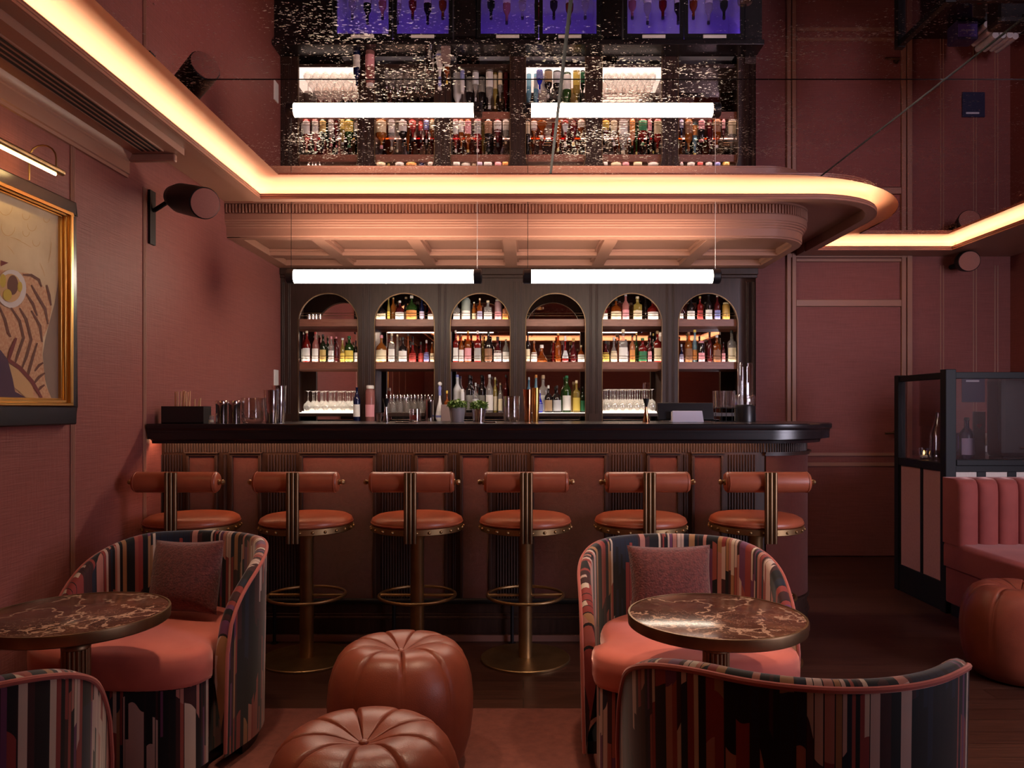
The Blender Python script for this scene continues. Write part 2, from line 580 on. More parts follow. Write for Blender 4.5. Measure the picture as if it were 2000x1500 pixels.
def normals2(path):
    """outward (right-hand of travel) mitred normals of an open 2-D path"""
    out = []
    n = len(path)
    for i in range(n):
        def seg(a, b):
            d = Vector((b[0] - a[0], b[1] - a[1]))
            d.normalize()
            return Vector((d.y, -d.x))
        if i == 0:
            nn = seg(path[0], path[1])
        elif i == n - 1:
            nn = seg(path[-2], path[-1])
        else:
            a, b = seg(path[i - 1], path[i]), seg(path[i], path[i + 1])
            nn = (a + b)
            nn = nn / max(nn.length_squared / 2, 0.3)
        out.append(nn)
    return out

def sweep(mb, path, prof, mi=0, cap=True):
    """prof: [(outward offset, z)]"""
    ns = normals2(path)
    rings = [[(p[0] + nn.x * d, p[1] + nn.y * d, z) for d, z in prof] for p, nn in zip(path, ns)]
    return mb.loft(rings, False, mi, cap)

def offset_path(path, d):
    return [(p[0] + n.x * d, p[1] + n.y * d) for p, n in zip(path, normals2(path))]

# ------------------------------------------------------------------ room shell
struct('floor', MB().box((XW - 0.3, YREAR, -0.06), (XR + 0.2, YD + 0.2, 0.0)), M['floor'])
struct('wall_left', MB().box((XW - 0.12, YREAR, 0), (XW, YD + 0.1, 2.9)), M['wall'])
struct('wall_back', MB().box((XW, YD, 0), (XR + 0.1, YD + 0.12, 2.9)), M['wall'])
mb = MB()                                                # right wall with a street window beside the seats
mb.box((XR, YREAR, 0), (XR + 0.12, 0.1, 2.9)).box((XR, 1.7, 0), (XR + 0.12, YD, 2.9))
mb.box((XR, 0.1, 0), (XR + 0.12, 1.7, 0.7)).box((XR, 0.1, 2.3), (XR + 0.12, 1.7, 2.9))
struct('wall_right', mb, M['wall'])
mb = MB().box((XW, YREAR - 0.12, 0), (XR, YREAR, 2.9))
struct('wall_front', mb, M['wall'])
for nm, lo, hi, ax in (('window_1', (XR, 0.1, 0.7), (XR + 0.12, 1.7, 2.3), 0),):
    g = MB()
    a, b = list(lo), list(hi)
    mid = (a[ax] + b[ax]) / 2
    a[ax], b[ax] = mid - 0.003, mid + 0.003
    wo = struct(nm, g.box(a, b), M['pane'], 0)
    fr = MB()
    o_ax = 1 - ax
    for s0, s1 in ((lo[o_ax], lo[o_ax] + 0.05), (hi[o_ax] - 0.05, hi[o_ax]), ((lo[o_ax] + hi[o_ax]) / 2 - 0.02, (lo[o_ax] + hi[o_ax]) / 2 + 0.02)):
        p, q = list(lo), list(hi)
        p[o_ax], q[o_ax] = s0, s1
        p[ax], q[ax] = mid - 0.03, mid + 0.03
        fr.box(p, q)
    for s0, s1 in ((lo[2], lo[2] + 0.05), (hi[2] - 0.05, hi[2])):
        p, q = list(lo), list(hi)
        p[2], q[2] = s0, s1
        p[ax], q[ax] = mid - 0.029, mid + 0.029
        fr.box(p, q)
    obj('window_frame', fr, M['matt_black'], wo)

# left wall beading between the cloth panels
for i, y in enumerate((0.2, 0.83, 1.45, 2.07, 2.69, 3.31, 3.94)):
    mb = MB()
    for dy in (-0.011, 0.0, 0.011):
        mb.rod((XW + 0.002, y + dy, 0.12), (XW + 0.002, y + dy, 2.38), 0.0045, 8)
    struct('trim_%d' % (i + 1), mb, M['paint'])
struct('baseboard_left', MB().box((XW, YREAR, 0), (XW + 0.02, 4.11, 0.12)), M['paint'])

# back wall to the right of the bar: casing, door, panel mouldings
TX = lambda px: (px - VX) * YD / FPX
TZ = lambda py: EYE - (py - VY) * YD / FPX
mb = MB()
for a, b in ((1535, 1543), (1545, 1553), (1758, 1767), (1769, 1779)):
    mb.box((TX(a), YD - 0.03, 0), (TX(b), YD, TZ(495)))
for a, b, c, d in ((1535, 1779, 496, 504), (1553, 1758, 506, 512), (1553, 1758, 586, 599)):
    mb.box((TX(a), YD - 0.026, TZ(d)), (TX(b), YD, TZ(c)))
struct('trim_door', mb, M['paint'], bevel=0.004)
dr = struct('door_1', MB().box((TX(1554), YD - 0.016, 0.01), (TX(1757), YD, TZ(600))), M['wall'])
mb = MB()
for a, b in ((884, 890), (903, 910)):
    mb.box((TX(1554), YD - 0.026, TZ(b)), (TX(1757), YD - 0.014, TZ(a)))
obj('door_rail', mb, M['paint'], dr)
mb = MB()
hx = TX(1748)
mb.lathe([(0.025, 0), (0.025, 0.008)], 16).xf(Matrix.Translation((hx, YD - 0.016, TZ(845))) @ Matrix.Rotation(PI / 2, 4, 'X'))
mb.rod((hx, YD - 0.02, TZ(845)), (hx, YD - 0.06, TZ(845)), 0.009).rod((hx + 0.01, YD - 0.06, TZ(845)), (hx - 0.11, YD - 0.06, TZ(846)), 0.009)
obj('door_handle', mb, M['brass_dark'], dr, label='dark lever handle')
for i, px in enumerate((1840, 1904, 1946, 1992)):
    mb = MB()
    for d in (-0.012, 0.012):
        mb.rod((TX(px) + d, YD, 0.1), (TX(px) + d, YD, 2.45), 0.005, 8)
    struct('trim_%d' % (i + 11), mb, M['paint'])
struct('baseboard_back', MB().box((1.86, YD - 0.018, 0), (TX(1535), YD, 0.12)).box((TX(1779), YD - 0.018, 0), (XR, YD, 0.12)), M['paint'])

# ------------------------------------------------------------------ ceiling: mirror, cove, soffit
ARC = 18
YC = -1.80
mir0 = [(-1.42, YC), (-1.42, 4.451)] + arc(1.445, 5.62, 1.169, -90, 0, ARC) + [(2.614, 5.97), (3.30, 5.97), (3.30, YC)]
mir = [(0.9, YC)] + mir0 + [(0.9, YC)]
lip = [(0.9, YC - 0.18), (-1.60, YC - 0.18), (-1.60, 4.676)] + arc(1.77, 5.276, 0.60, -90, 0, ARC) + [(2.37, 6.19), (3.455, 6.19), (3.455, YC - 0.18), (0.9, YC - 0.18)]
tro = [(0.9, YC - 0.24), (-1.66, YC - 0.24), (-1.66, 4.738)] + arc(1.77, 5.276, 0.538, -90, 0, ARC) + [(2.308, 6.252), (3.517, 6.252), (3.517, YC - 0.24), (0.9, YC - 0.24)]
bm = bmesh.new()
f0 = bm.faces.new([bm.verts.new((x, y, ZM)) for x, y in mir0])
for co_, no_ in (((0.158, 0, 0), (1, 0, 0)), ((1.736, 0, 0), (1, 0, 0)), ((0, 3.161, 0), (0, 1, 0)), ((0, 0.2, 0), (0, 1, 0))):
    bmesh.ops.bisect_plane(bm, geom=bm.verts[:] + bm.edges[:] + bm.faces[:], plane_co=co_, plane_no=no_)
polys = [[(v.co.x, v.co.y) for v in f.verts] for f in bm.faces]
bm.free()
for i, p in enumerate(polys):
    mxx, mxy = (min(q[0] for q in p) + max(q[0] for q in p)) / 2, (min(q[1] for q in p) + max(q[1] for q in p)) / 2
    q_ = []
    for x, y in p:                                       # leave a narrow open joint along every seam
        for sx in (0.158, 1.736):
            if abs(x - sx) < 1e-4:
                x += 0.007 if mxx > sx else -0.007
        for sy in (0.2, 3.161):
            if abs(y - sy) < 1e-4:
                y += 0.006 if mxy > sy else -0.006
        q_.append((x, y))
    mb = MB().prism(q_, ZM, ZM + 0.006)
    struct('ceiling_%d' % (i + 1), mb, M['mirror'], 0)
struct('ceiling_slab', MB().box((XW - 0.1, YREAR, 2.80), (XR + 0.1, YD + 0.1, 2.9)), M['dark_gap'])
struct('ceiling_backing', MB().prism(mir0, ZM + 0.0065, ZM + 0.012), M['dark_gap'], 0)

def lerp_paths(a, b, t, z):
    return [(p[0] + (q[0] - p[0]) * t, p[1] + (q[1] - p[1]) * t, z) for p, q in zip(a, b)]
mb = MB()
ZT = 2.532
secs = [(0, ZM), (0.0, ZM + 0.008), (0.12, ZM + 0.018), (0.35, ZM + 0.028), (0.6, ZM + 0.029), (0.8, ZM + 0.020), (0.92, ZM + 0.006), (0.98, ZM - 0.015), (1.0, ZM - 0.035), (1.0, ZT)]
rows = [lerp_paths(mir, tro, t, z) for t, z in secs]
rows.append(lerp_paths(lip, tro, 0.1, ZT))
mb.loft(rows)
struct('ceiling_cove', mb, M['paint_cove'], 60)
mb = MB()                                                # stepped lip
lp = [(0, 2.524), (0, 2.531), (-0.004, 2.533), (-0.004, 2.538), (0, 2.540), (0, 2.545), (-0.004, 2.547), (-0.004, 2.551), (0, 2.553), (-0.002, 2.557), (-0.006, 2.558), (-0.012, 2.555), (-0.012, 2.524)]
sweep(mb, lip[::-1] if False else lip, [(d, z) for d, z in lp])
struct('trim_cove', mb, M['paint'], 35)
mb = MB()
mb.loft([lerp_paths(lip, tro, 0.0, 2.525), lerp_paths(lip, tro, 1.12, 2.525), lerp_paths(lip, tro, 1.12, 2.61)])
struct('ceiling_trough', mb, M['paint'], 35)
led = obj('cove_led_strip', MB().loft([lerp_paths(lip, tro, 0.40, 2.537), lerp_paths(lip, tro, 0.75, 2.537)]), M['cove_led'], None, 0)
tag(led, 'warm glowing LED strip hidden in the cove round the mirrored ceiling', 'light strip')

# soffits
mb = MB()
mb.box((XW, YREAR, 2.492), (-1.668, 3.78, 2.57))                         # along the painting wall
sof = [(x, y) for x, y, z in lerp_paths(lip, tro, 1.1, 0)]
mb.prism([(XW, 3.78), (sof[1][0], 3.78)] + sof[2:2 + ARC + 2] + [(2.29, YD), (XW, YD)], 2.595, 2.63)   # over the bar
mb.box((2.29, 6.262, 2.526), (XR, YD, 2.60)).box((3.527, YREAR, 2.526), (XR, 6.262, 2.60)).box((XW, YREAR, 2.526), (XR, YC - 0.25, 2.60))
struct('ceiling_soffit', mb, M['paint'])
mb = MB()                                                # step where the air slots end
mb.box((XW, 3.745, 2.455), (-1.70, 3.775, 2.492))
struct('trim_soffit', mb, M['paint'], bevel=0.006)
cor = [(0.0, 2.377), (0.012, 2.377), (0.012, 2.392), (0.018, 2.396), (0.018, 2.450), (0.022, 2.455), (0.022, 2.463), (0.028, 2.470), (0.034, 2.482), (0.038, 2.494), (0.0, 2.494)]
mb = MB()
mb.loft([[(XW + d, y, z) for d, z in cor] for y in (YREAR, 3.76)], cap=True)
struct('trim_cornice', mb, M['paint'], 30)
mb = MB()
for x in (-1.750, -1.777, -1.804, -1.831):
    mb.box((x - 0.007, 0.0, 2.4865), (x + 0.007, 3.70, 2.4925))
v = obj('air_vent', mb, M['dark_gap'], None, 0)
tag(v, 'long dark slotted air vent in the soffit above the painting wall', 'vent')
mb = MB()
for x in (-1.7365, -1.7635, -1.7905, -1.8175, -1.8445):
    mb.box((x - 0.0035, 0.0, 2.4855), (x + 0.0035, 3.70, 2.492))
obj('slat', mb, M['paint'], v, 0)

# canopy over the bar
can = [(XW, 5.04)] + [(-1.5, 5.04)] + arc(1.59, 5.37, 0.33, -90, 0, 14) + [(1.92, YB)]
prof = [(-0.05, 2.596), (0.045, 2.596), (0.045, 2.584), (0.03, 2.580), (0.03, 2.522), (0.036, 2.519), (0.04, 2.515), (0.04, 2.476), (0.033, 2.473), (0.033, 2.462), (0.024, 2.459), (0.024, 2.448),
        (0.014, 2.444), (0.014, 2.434), (0.008, 2.429), (0.008, 2.379), (0.0, 2.373), (0.0, 2.366), (-0.06, 2.366), (-0.06, 2.382), (-0.075, 2.392), (-0.075, 2.413), (-0.09, 2.413)]
mb = MB()
sweep(mb, can, prof, cap=False)
# fluted band
L = 0.0
pl = offset_path(can, 0.03)
dist = [0.0]
for a, b in zip(pl[:-1], pl[1:]):
    dist.append(dist[-1] + math.hypot(b[0] - a[0], b[1] - a[1]))
s = 0.012
while s < dist[-1] - 0.6:
    k = max(i for i in range(len(dist) - 1) if dist[i] <= s)
    t = (s - dist[k]) / (dist[k + 1] - dist[k])
    a, b = pl[k], pl[k + 1]
    x, y = a[0] + (b[0] - a[0]) * t, a[1] + (b[1] - a[1]) * t
    dx, dy = (b[0] - a[0]) / (dist[k + 1] - dist[k]), (b[1] - a[1]) / (dist[k + 1] - dist[k])
    nx, ny = dy, -dx
    h = 0.0058
    q = [(x - dx * h, y - dy * h), (x - dx * h * 0.6 + nx * 0.014, y - dy * h * 0.6 + ny * 0.014), (x + dx * h * 0.6 + nx * 0.014, y + dy * h * 0.6 + ny * 0.014), (x + dx * h, y + dy * h)]
    mb.loft([[(u, w_, 2.523) for u, w_ in q], [(u, w_, 2.578) for u, w_ in q]], cap=True)
    s += 0.0217
struct('ceiling_canopy', mb, M['paint'], 40)
mb = MB()
inn = offset_path(can, -0.07)
mb.prism(inn + [(XW, YB)], 2.413, 2.417)
for x in (-1.367, -0.73, -0.094, 0.584, 1.263):
    mb.box((x - 0.045, 5.09, 2.366), (x + 0.045, YB, 2.413))
    mb.box((x - 0.06, 5.09, 2.392), (x + 0.06, YB, 2.413))
mb.box((XW, 5.625, 2.367), (1.86, 5.715, 2.413)).box((XW, 5.61, 2.393), (1.86, 5.73, 2.413))
mb.box((XW, YB - 0.14, 2.3665), (1.88, YB, 2.413)).box((XW, 5.04, 2.3655), (XW + 0.09, YB, 2.413))
struct('ceiling_coffers', mb, M['paint'], 30, bevel=0.003)

# ------------------------------------------------------------------ wall speakers
def speaker(loc, axis, r, length, label, bracket):
    t = thing('wall_speaker', label, 'speaker', loc)
    q = Vector(axis).to_track_quat('Z', 'Y').to_matrix().to_4x4()
    obj('body', MB().lathe([(r * 0.45, -length), (r * 0.75, -length * 0.93), (r * 0.98, -length * 0.7), (r, -length * 0.3), (r, 0.0), (r * 0.93, 0.004)], 32).xf(q), M['matt_black'], t)
    obj('grille', MB().lathe([(r * 0.93, 0.002), (r * 0.93, 0.007), (r * 0.6, 0.011), (0, 0.012)], 32).xf(q), M['grille'], t, label='round pink cloth grille')
    obj('bracket', bracket, M['matt_black'], t)
    return t
fa = pt(400, 397, 3.80)
fr_ = Vector((XW + 0.10, 4.04, fa.z + 0.10))
ax = (fa - fr_).normalized()
bk = MB()
bx = fr_ - fa
bk.tube([(XW - fa.x, bx.y - 0.03, 0.02), (XW - fa.x + 0.02, bx.y - 0.03, 0.02), (bx.x + 0.02, bx.y, bx.z)], 0.012, 8)
bk.box((XW - fa.x, bx.y - 0.06, -0.16), (XW - fa.x + 0.012, bx.y, 0.12))
speaker(fa, ax, 0.078, (fa - fr_).length, 'black drum speaker with pink cloth face on the painting wall beside the bar canopy', bk)
fb = pt(1893, 510, 6.20)
bk = MB().rod((0, 0.1, 0), (0, YD - 6.20, 0), 0.02)
speaker(fb, (-0.25, -0.95, -0.15), 0.083, 0.16, 'dark drum speaker with pink cloth face high on the wall past the door', bk)

# ------------------------------------------------------------------ painting and picture light
t = thing('framed_painting', 'abstract painting of wavy rust hair on cream in a black and gold frame', 'painting', (0, 0, 0))
Y0, Y1, Z0, Z1 = 2.05, 3.27, 1.180, 2.125
def frame_sides(mb, y0, y1, z0, z1, w, x0, x1, mi=0):
    mb.box((x0, y0, z0), (x1, y1, z0 + w[1]), mi).box((x0, y0, z1 - w[0]), (x1, y1, z1), mi)
    mb.box((x0, y0, z0 + w[1]), (x1, y0 + w[2], z1 - w[0]), mi).box((x0, y1 - w[3], z0 + w[1]), (x1, y1, z1 - w[0]), mi)
mb = MB()
frame_sides(mb, Y0, Y1, Z0, Z1, (0.055, 0.078, 0.05, 0.045), XW + 0.002, XW + 0.045)
tilt = lambda m: m
obj('frame', mb, M['black_wood'], t, bevel=0.006, label='wide black outer frame')
mb = MB()
frame_sides(mb, Y0 + 0.05, Y1 - 0.045, Z0 + 0.078, Z1 - 0.055, (0.012, 0.012, 0.02, 0.02), XW + 0.004, XW + 0.058)
frame_sides(mb, Y0 + 0.07, Y1 - 0.065, Z0 + 0.090, Z1 - 0.067, (0.010, 0.012, 0.018, 0.018), XW + 0.004, XW + 0.046)
frame_sides(mb, Y0 + 0.088, Y1 - 0.083, Z0 + 0.102, Z1 - 0.077, (0.006, 0.008, 0.012, 0.012), XW + 0.004, XW + 0.036)
obj('inner_frame', mb, M['gold'], t, bevel=0.003, label='stepped gilt inner frame')
XC = XW + 0.022
PC = [noisy('canvas_cream', (0.55, 0.40, 0.24), (0.68, 0.53, 0.34), 7, 0.8), noisy('paint_rust', (0.46, 0.20, 0.10), (0.62, 0.38, 0.22), 90, 0.8),
      plain('paint_brown', (0.13, 0.045, 0.03), 0.8), plain('paint_white', (0.62, 0.55, 0.52), 0.8), plain('paint_yellow', (0.50, 0.36, 0.05), 0.8),
      plain('paint_purple', (0.065, 0.025, 0.06), 0.8), plain('paint_taupe', (0.24, 0.16, 0.12), 0.8), plain('paint_maroon', (0.17, 0.03, 0.03), 0.8), plain('paint_tan', (0.55, 0.33, 0.15), 0.8)]
mb = MB().box((XW + 0.004, Y0 + 0.09, Z0 + 0.10), (XC, Y1 - 0.085, Z1 - 0.075), 0)
def pc(x, y, lay):
    px, py = x / 3.0, 340 + y / 3.0
    Y = -XC * FPX / (VX - px)
    return (XC + 0.0006 * lay, min(Y, Y1 - 0.09), EYE - (py - VY) * Y / FPX)
def patch(pts, lay, mi):
    mb.add([pc(x, y, lay) for x, y in pts], [tuple(range(len(pts)))], mi)
def band(pts, wd, lay, mi):
    vs, n = [], len(pts)
    for i, (x, y) in enumerate(pts):
        a, b = pts[max(i - 1, 0)], pts[min(i + 1, n - 1)]
        d = Vector((b[0] - a[0], b[1] - a[1])).normalized()
        ww = wd * (0.55 if i in (0, n - 1) else 1)
        vs += [pc(x - d.y * ww, y + d.x * ww, lay), pc(x + d.y * ww, y - d.x * ww, lay)]
    mb.add(vs, [(2 * i, 2 * i + 1, 2 * i + 3, 2 * i + 2) for i in range(n - 1)], mi)
patch([(358, 560), (335, 660), (318, 760), (285, 880), (262, 980), (250, 1060), (262, 1200), (285, 1280), (300, 1316), (344, 1316)], 1, 6)
patch([(-60, 610), (0, 560), (90, 575), (160, 580), (205, 600), (240, 645), (285, 690), (300, 780), (285, 880), (252, 960), (246, 1060), (256, 1150), (268, 1240), (300, 1314), (-60, 1314)], 2, 1)
for k, pts in enumerate(([(180, 650), (220, 720), (262, 790), (278, 880)], [(112, 785), (150, 850), (180, 970), (152, 1070), (125, 1140)], [(60, 780), (112, 860), (135, 960), (100, 1060), (85, 1110)],
                         [(180, 800), (232, 890), (244, 985)], [(250, 1105), (226, 1120), (200, 1155)], [(260, 1165), (225, 1190), (190, 1235)], [(258, 1235), (236, 1250), (215, 1275)], [(-10, 770), (25, 850), (45, 930), (60, 955)],
                         [(150, 700), (190, 760), (215, 830)], [(270, 650), (285, 710), (296, 770)], [(215, 990), (190, 1070), (165, 1160), (160, 1190)], [(130, 590), (180, 592), (225, 620), (240, 660)])):
    band(pts, 8, 4, 2)
patch([(40, 1105), (110, 1150), (182, 1222), (195, 1312), (150, 1312), (80, 1250)], 5, 8)
band([(90, 960), (62, 1030), (45, 1090), (110, 1135), (182, 1215), (240, 1312)], 12, 6, 7)
patch([(-60, 980), (0, 1035), (38, 1085), (68, 1200), (82, 1275), (150, 1312), (-60, 1312)], 7, 5)
def ell(cx, cy, rx, ry, a0=0):
    return [(cx + rx * math.cos(2 * PI * i / 22), cy + ry * math.sin(2 * PI * i / 22)) for i in range(22)]
patch(ell(60, 672, 88, 112), 7, 3)
patch(ell(52, 668, 66, 84), 8, 8)
patch(ell(66, 650, 32, 58), 9, 2)
patch(ell(34, 708, 26, 34), 10, 4)
patch(ell(8, 625, 18, 40), 10, 4)
patch(ell(108, 660, 14, 30), 10, 4)
patch([(0, 505), (45, 520), (0, 540)], 5, 7)
for cx, cy, r in ((30, 190, 40), (150, 240, 22), (270, 260, 18), (45, 310, 40), (150, 340, 20), (210, 395, 22), (185, 300, 26)):
    band([(cx + r * math.cos(a * 0.5), cy + r * 1.3 * math.sin(a * 0.5)) for a in range(0, 8)], 1.6, 3, 8)
for a, b in (((90, 380), (180, 430)), ((40, 420), (80, 470)), ((230, 520), (260, 600)), ((300, 400), (280, 520)), ((60, 370), (120, 390))):
    band([a, ((a[0] + b[0]) / 2 + 4, (a[1] + b[1]) / 2), b], 1.6, 3, 8)
obj('canvas', mb, PC, t, 0)

t = thing('picture_light', 'slim brass picture lamp on a hoop bracket above the framed painting', 'lamp', (0, 0, 0))
zL, xL = 2.168, -1.80
obj('lamp_bar', MB().rod((xL, 2.2, zL), (xL, 3.0, zL), 0.0125, 12), M['brass'], t)
obj('light_tube', MB().rod((xL - 0.006, 2.22, zL - 0.016), (xL - 0.006, 2.965, zL - 0.016), 0.005, 8), M['pic_led'], t)
for yy in (2.96, 2.26):
    hoop = [(xL, yy, zL)] + [(xL - 0.052 + 0.052 * math.cos(a * PI / 8), yy, zL + 0.045 + 0.05 * math.sin(a * PI / 8)) for a in range(0, 9)] + [(xL - 0.104, yy, zL - 0.04)]
    obj('hoop_bracket', MB().tube(hoop, 0.0035, 8), M['brass'], t)

# light switch on the side wall by the back bar
tag(obj('light_switch', MB().box((XW, 5.98, 1.40), (XW + 0.012, 6.07, 1.55)), M['white'], None, 0, 0.003), 'white switch plate on the painting wall beside the back bar', 'switch')

# ------------------------------------------------------------------ back bar
kb = YB / FPX
AX = [(p - VX) * kb for p in (640.5, 790, 938, 1085, 1234.5, 1383)]
AR, ASP, BZ0, BZ1 = 0.239, EYE + (VY - 631) * kb, 1.10, 2.366
BL, BR = XW + 0.002, 1.862
t = thing('back_bar', 'tall dark wood back bar with six arched shelf bays', 'back bar', (0, 0, 0))
mb = MB()
TH = 0.035
edges = [BL] + [(AX[i] + AX[i + 1]) / 2 for i in range(5)] + [BR]
NA = 24
for i, cx in enumerate(AX):
    e0, e1 = edges[i], edges[i + 1]
    for (ya, flip) in ((YB, False), (YB + TH, True)):
        arcp = [(cx - AR * math.cos(PI * k / NA), ASP + AR * math.sin(PI * k / NA)) for k in range(NA + 1)]
        # spandrel
        top = [(cx - AR + 2 * AR * k / NA, BZ1) for k in range(NA + 1)]
        mb.loft([[(x, ya, z) for x, z in arcp], [(x, ya, z) for x, z in top]])
        mb.add([(e0, ya, BZ0), (cx - AR, ya, BZ0), (cx - AR, ya, ASP), (cx - AR, ya, BZ1), (e0, ya, BZ1)], [(0, 1, 2, 3, 4)])
        mb.add([(cx + AR, ya, BZ0), (e1, ya, BZ0), (e1, ya, BZ1), (cx + AR, ya, BZ1), (cx + AR, ya, ASP)], [(0, 1, 2, 3, 4)])
    rim = [(cx - AR, BZ0)] + arcp + [(cx + AR, BZ0)]
    mb.loft([[(x, YB, z) for x, z in rim], [(x, YB + TH, z) for x, z in rim]])
mb.box((BR - 0.002, YB, BZ0), (BR, YD, BZ1))
obj('arcade_front', mb, M['wood'], t, 30)
mb = MB()
for i, cx in enumerate(AX):                              # bead added round each opening to catch an edge highlight
    rim = [(cx - AR, YB - 0.001, BZ0)] + [(cx - AR * math.cos(PI * k / NA), YB - 0.001, ASP + AR * math.sin(PI * k / NA)) for k in range(NA + 1)] + [(cx + AR, YB - 0.001, BZ0)]
    mb.tube(rim, 0.0035, 6)
obj('highlight_bead', mb, M['brass_dark'], t)
for e in edges[1:-1] + [BL + 0.045, BR - 0.045]:
    mb = MB()
    for d in (-0.03, -0.018, 0.018, 0.03):
        mb.rod((e + d, YB, 1.16), (e + d, YB, 2.26), 0.004, 8)
    mb.box((e - 0.043, YB - 0.012, BZ0), (e + 0.043, YB, 1.205))
    obj('pilaster_molding', mb, M['wood'], t)
mb = MB()
mb.box((BL, YB - 0.03, 2.315), (BR + 0.012, YB, BZ1)).box((BL, YB - 0.018, 2.29), (BR + 0.008, YB, 2.315))
obj('crown', mb, M['wood'], t, bevel=0.004)
mb = MB()
for e in edges[1:-1]:
    mb.box((e - 0.03, YB + TH, BZ0), (e + 0.03, YD - 0.03, BZ1))
mb.box((BL, YB + TH, BZ0), (BL + 0.03, YD - 0.03, BZ1)).box((BR - 0.03, YB + TH, BZ0), (BR - 0.002, YD - 0.03, BZ1))
mb.box((BL, YB + TH, 2.24), (BR - 0.002, YD - 0.03, BZ1))
obj('divider', mb, M['wood'], t, 0)
ks = (YB + 0.05) / FPX
ZS2, ZS1, ZS0 = EYE + (VY - 625) * ks, EYE + (VY - 708.5) * ks, EYE - (806 - VY) * ks
SH = []
for i, cx in enumerate(AX):
    w0, w1 = max(edges[i] + 0.03, BL + 0.03), min(edges[i + 1] - 0.03, BR - 0.03)
    obj('mirror_back', MB().box((w0, YD - 0.03, BZ0), (w1, YD - 0.022, 2.24)), M['back_mirror'], t, 0)
    for z, nm in ((ZS2, 'shelf'), (ZS1, 'shelf')):
        s_ = obj(nm, MB().box((w0, YB + 0.045, z - 0.05), (w1, YD - 0.031, z)).box((w0, YB + 0.045, z - 0.001), (w1, YB + 0.0525, z + 0.007)), M['shelf'], t, 0)
        obj('gallery_rail', MB().rod((w0, YB + 0.049, z + 0.035), (w1, YB + 0.049, z + 0.035), 0.0022, 6).rod((w0, YB + 0.049, z + 0.055), (w1, YB + 0.049, z + 0.055), 0.0022, 6), M['brass_dark'], s_)
        obj('shelf_light', MB().box((w0 + 0.01, YB + 0.0535, z + 0.0003), (w1 - 0.01, YB + 0.0600, z + 0.003)), M['shelf_led'], s_, 0)
    rs_ = obj('riser', MB().box((w0, YB + 0.04, ZS0 - 0.03), (w1, YD - 0.031, ZS0 - (0.004 if i in (0, 3, 4) else 0))), M['wood'], t, 0, 0.002)
    if i in (0, 3, 4):
        obj('lit_shelf_top', MB().box((w0, YB + 0.042, ZS0 - 0.0039), (w1, YD - 0.032, ZS0)), M['lit_shelf'], rs_, 0)

# back counter with bottle fridges below
t = thing('back_counter', 'dark narrow counter running below the arched back bar', 'counter', (0, 0, 0))
obj('worktop', MB().box((BL, 5.93, 1.108), (BR, YB - 0.0125, 1.148)), M['black_wood'], t, 0, 0.004)
mb = MB()
FX = [(-1.48, -0.55), (-0.36, 0.60), (0.78, 1.72)]
xs = [BL, FX[0][0] - 0.01, FX[0][1] + 0.01, FX[1][0] - 0.01, FX[1][1] + 0.01, FX[2][0] - 0.01, FX[2][1] + 0.01, BR]
for a, b in zip(xs[0::2], xs[1::2]):
    mb.box((a, 5.99, 0.0), (b, YD - 0.02, 1.098))
mb.box((BL, 5.99, 1.094), (BR, YB - 0.0125, 1.1085))
obj('carcase', mb, M['black_wood'], t, 0)

BOT = {}
def liquid(name, col, rough=0.08, tr=0.55):
    """bottle of tinted liquor: part see-through colour, part coloured body, glossy skin"""
    x = N('liquor_' + name)
    tn = tuple(min(1, c * 1.5 + 0.05) for c in col)
    a = x.n('ShaderNodeBsdfTransparent', ins={'Color': (tn[0], tn[1], tn[2], 1)})
    x.set(col=col, rough=rough, spec=0.6)
    mx = x.n('ShaderNodeMixShader', ins={0: tr})
    x.l(x.b.outputs[0], mx.inputs[1]); x.l(a.outputs[0], mx.inputs[2])
    x.l(mx.outputs[0], x.out.inputs[0])
    return x.m
LQ = {'clear': liquid('clear', (0.55, 0.52, 0.50), 0.05, 0.72), 'amber': liquid('amber', (0.36, 0.085, 0.012)), 'whisky': liquid('whisky', (0.45, 0.16, 0.03)), 'red': liquid('red', (0.30, 0.018, 0.015)),
      'dark red': liquid('dark_red', (0.10, 0.010, 0.012), tr=0.3), 'dark': liquid('dark', (0.015, 0.010, 0.010), tr=0.12), 'green': liquid('green', (0.030, 0.075, 0.015), tr=0.35), 'dark green': liquid('dark_green', (0.012, 0.024, 0.010), tr=0.2),
      'pink': liquid('pink', (0.55, 0.24, 0.22)), 'frosted grey': liquid('frosted', (0.36, 0.40, 0.36), 0.45, 0.2), 'white': liquid('white', (0.72, 0.70, 0.70), 0.3, 0.0),
      'blue': liquid('blue', (0.02, 0.03, 0.55), tr=0.35), 'pale blue': liquid('pale_blue', (0.30, 0.48, 0.56), tr=0.55), 'navy': liquid('navy', (0.006, 0.010, 0.045), tr=0.05), 'gold': liquid('gold', (0.45, 0.26, 0.06), 0.25, 0.1),
      'mauve': liquid('mauve', (0.40, 0.22, 0.24), 0.25, 0.2), 'olive': liquid('olive', (0.36, 0.26, 0.06), tr=0.4), 'copper': liquid('copper', (0.42, 0.14, 0.06), 0.2, 0.1)}
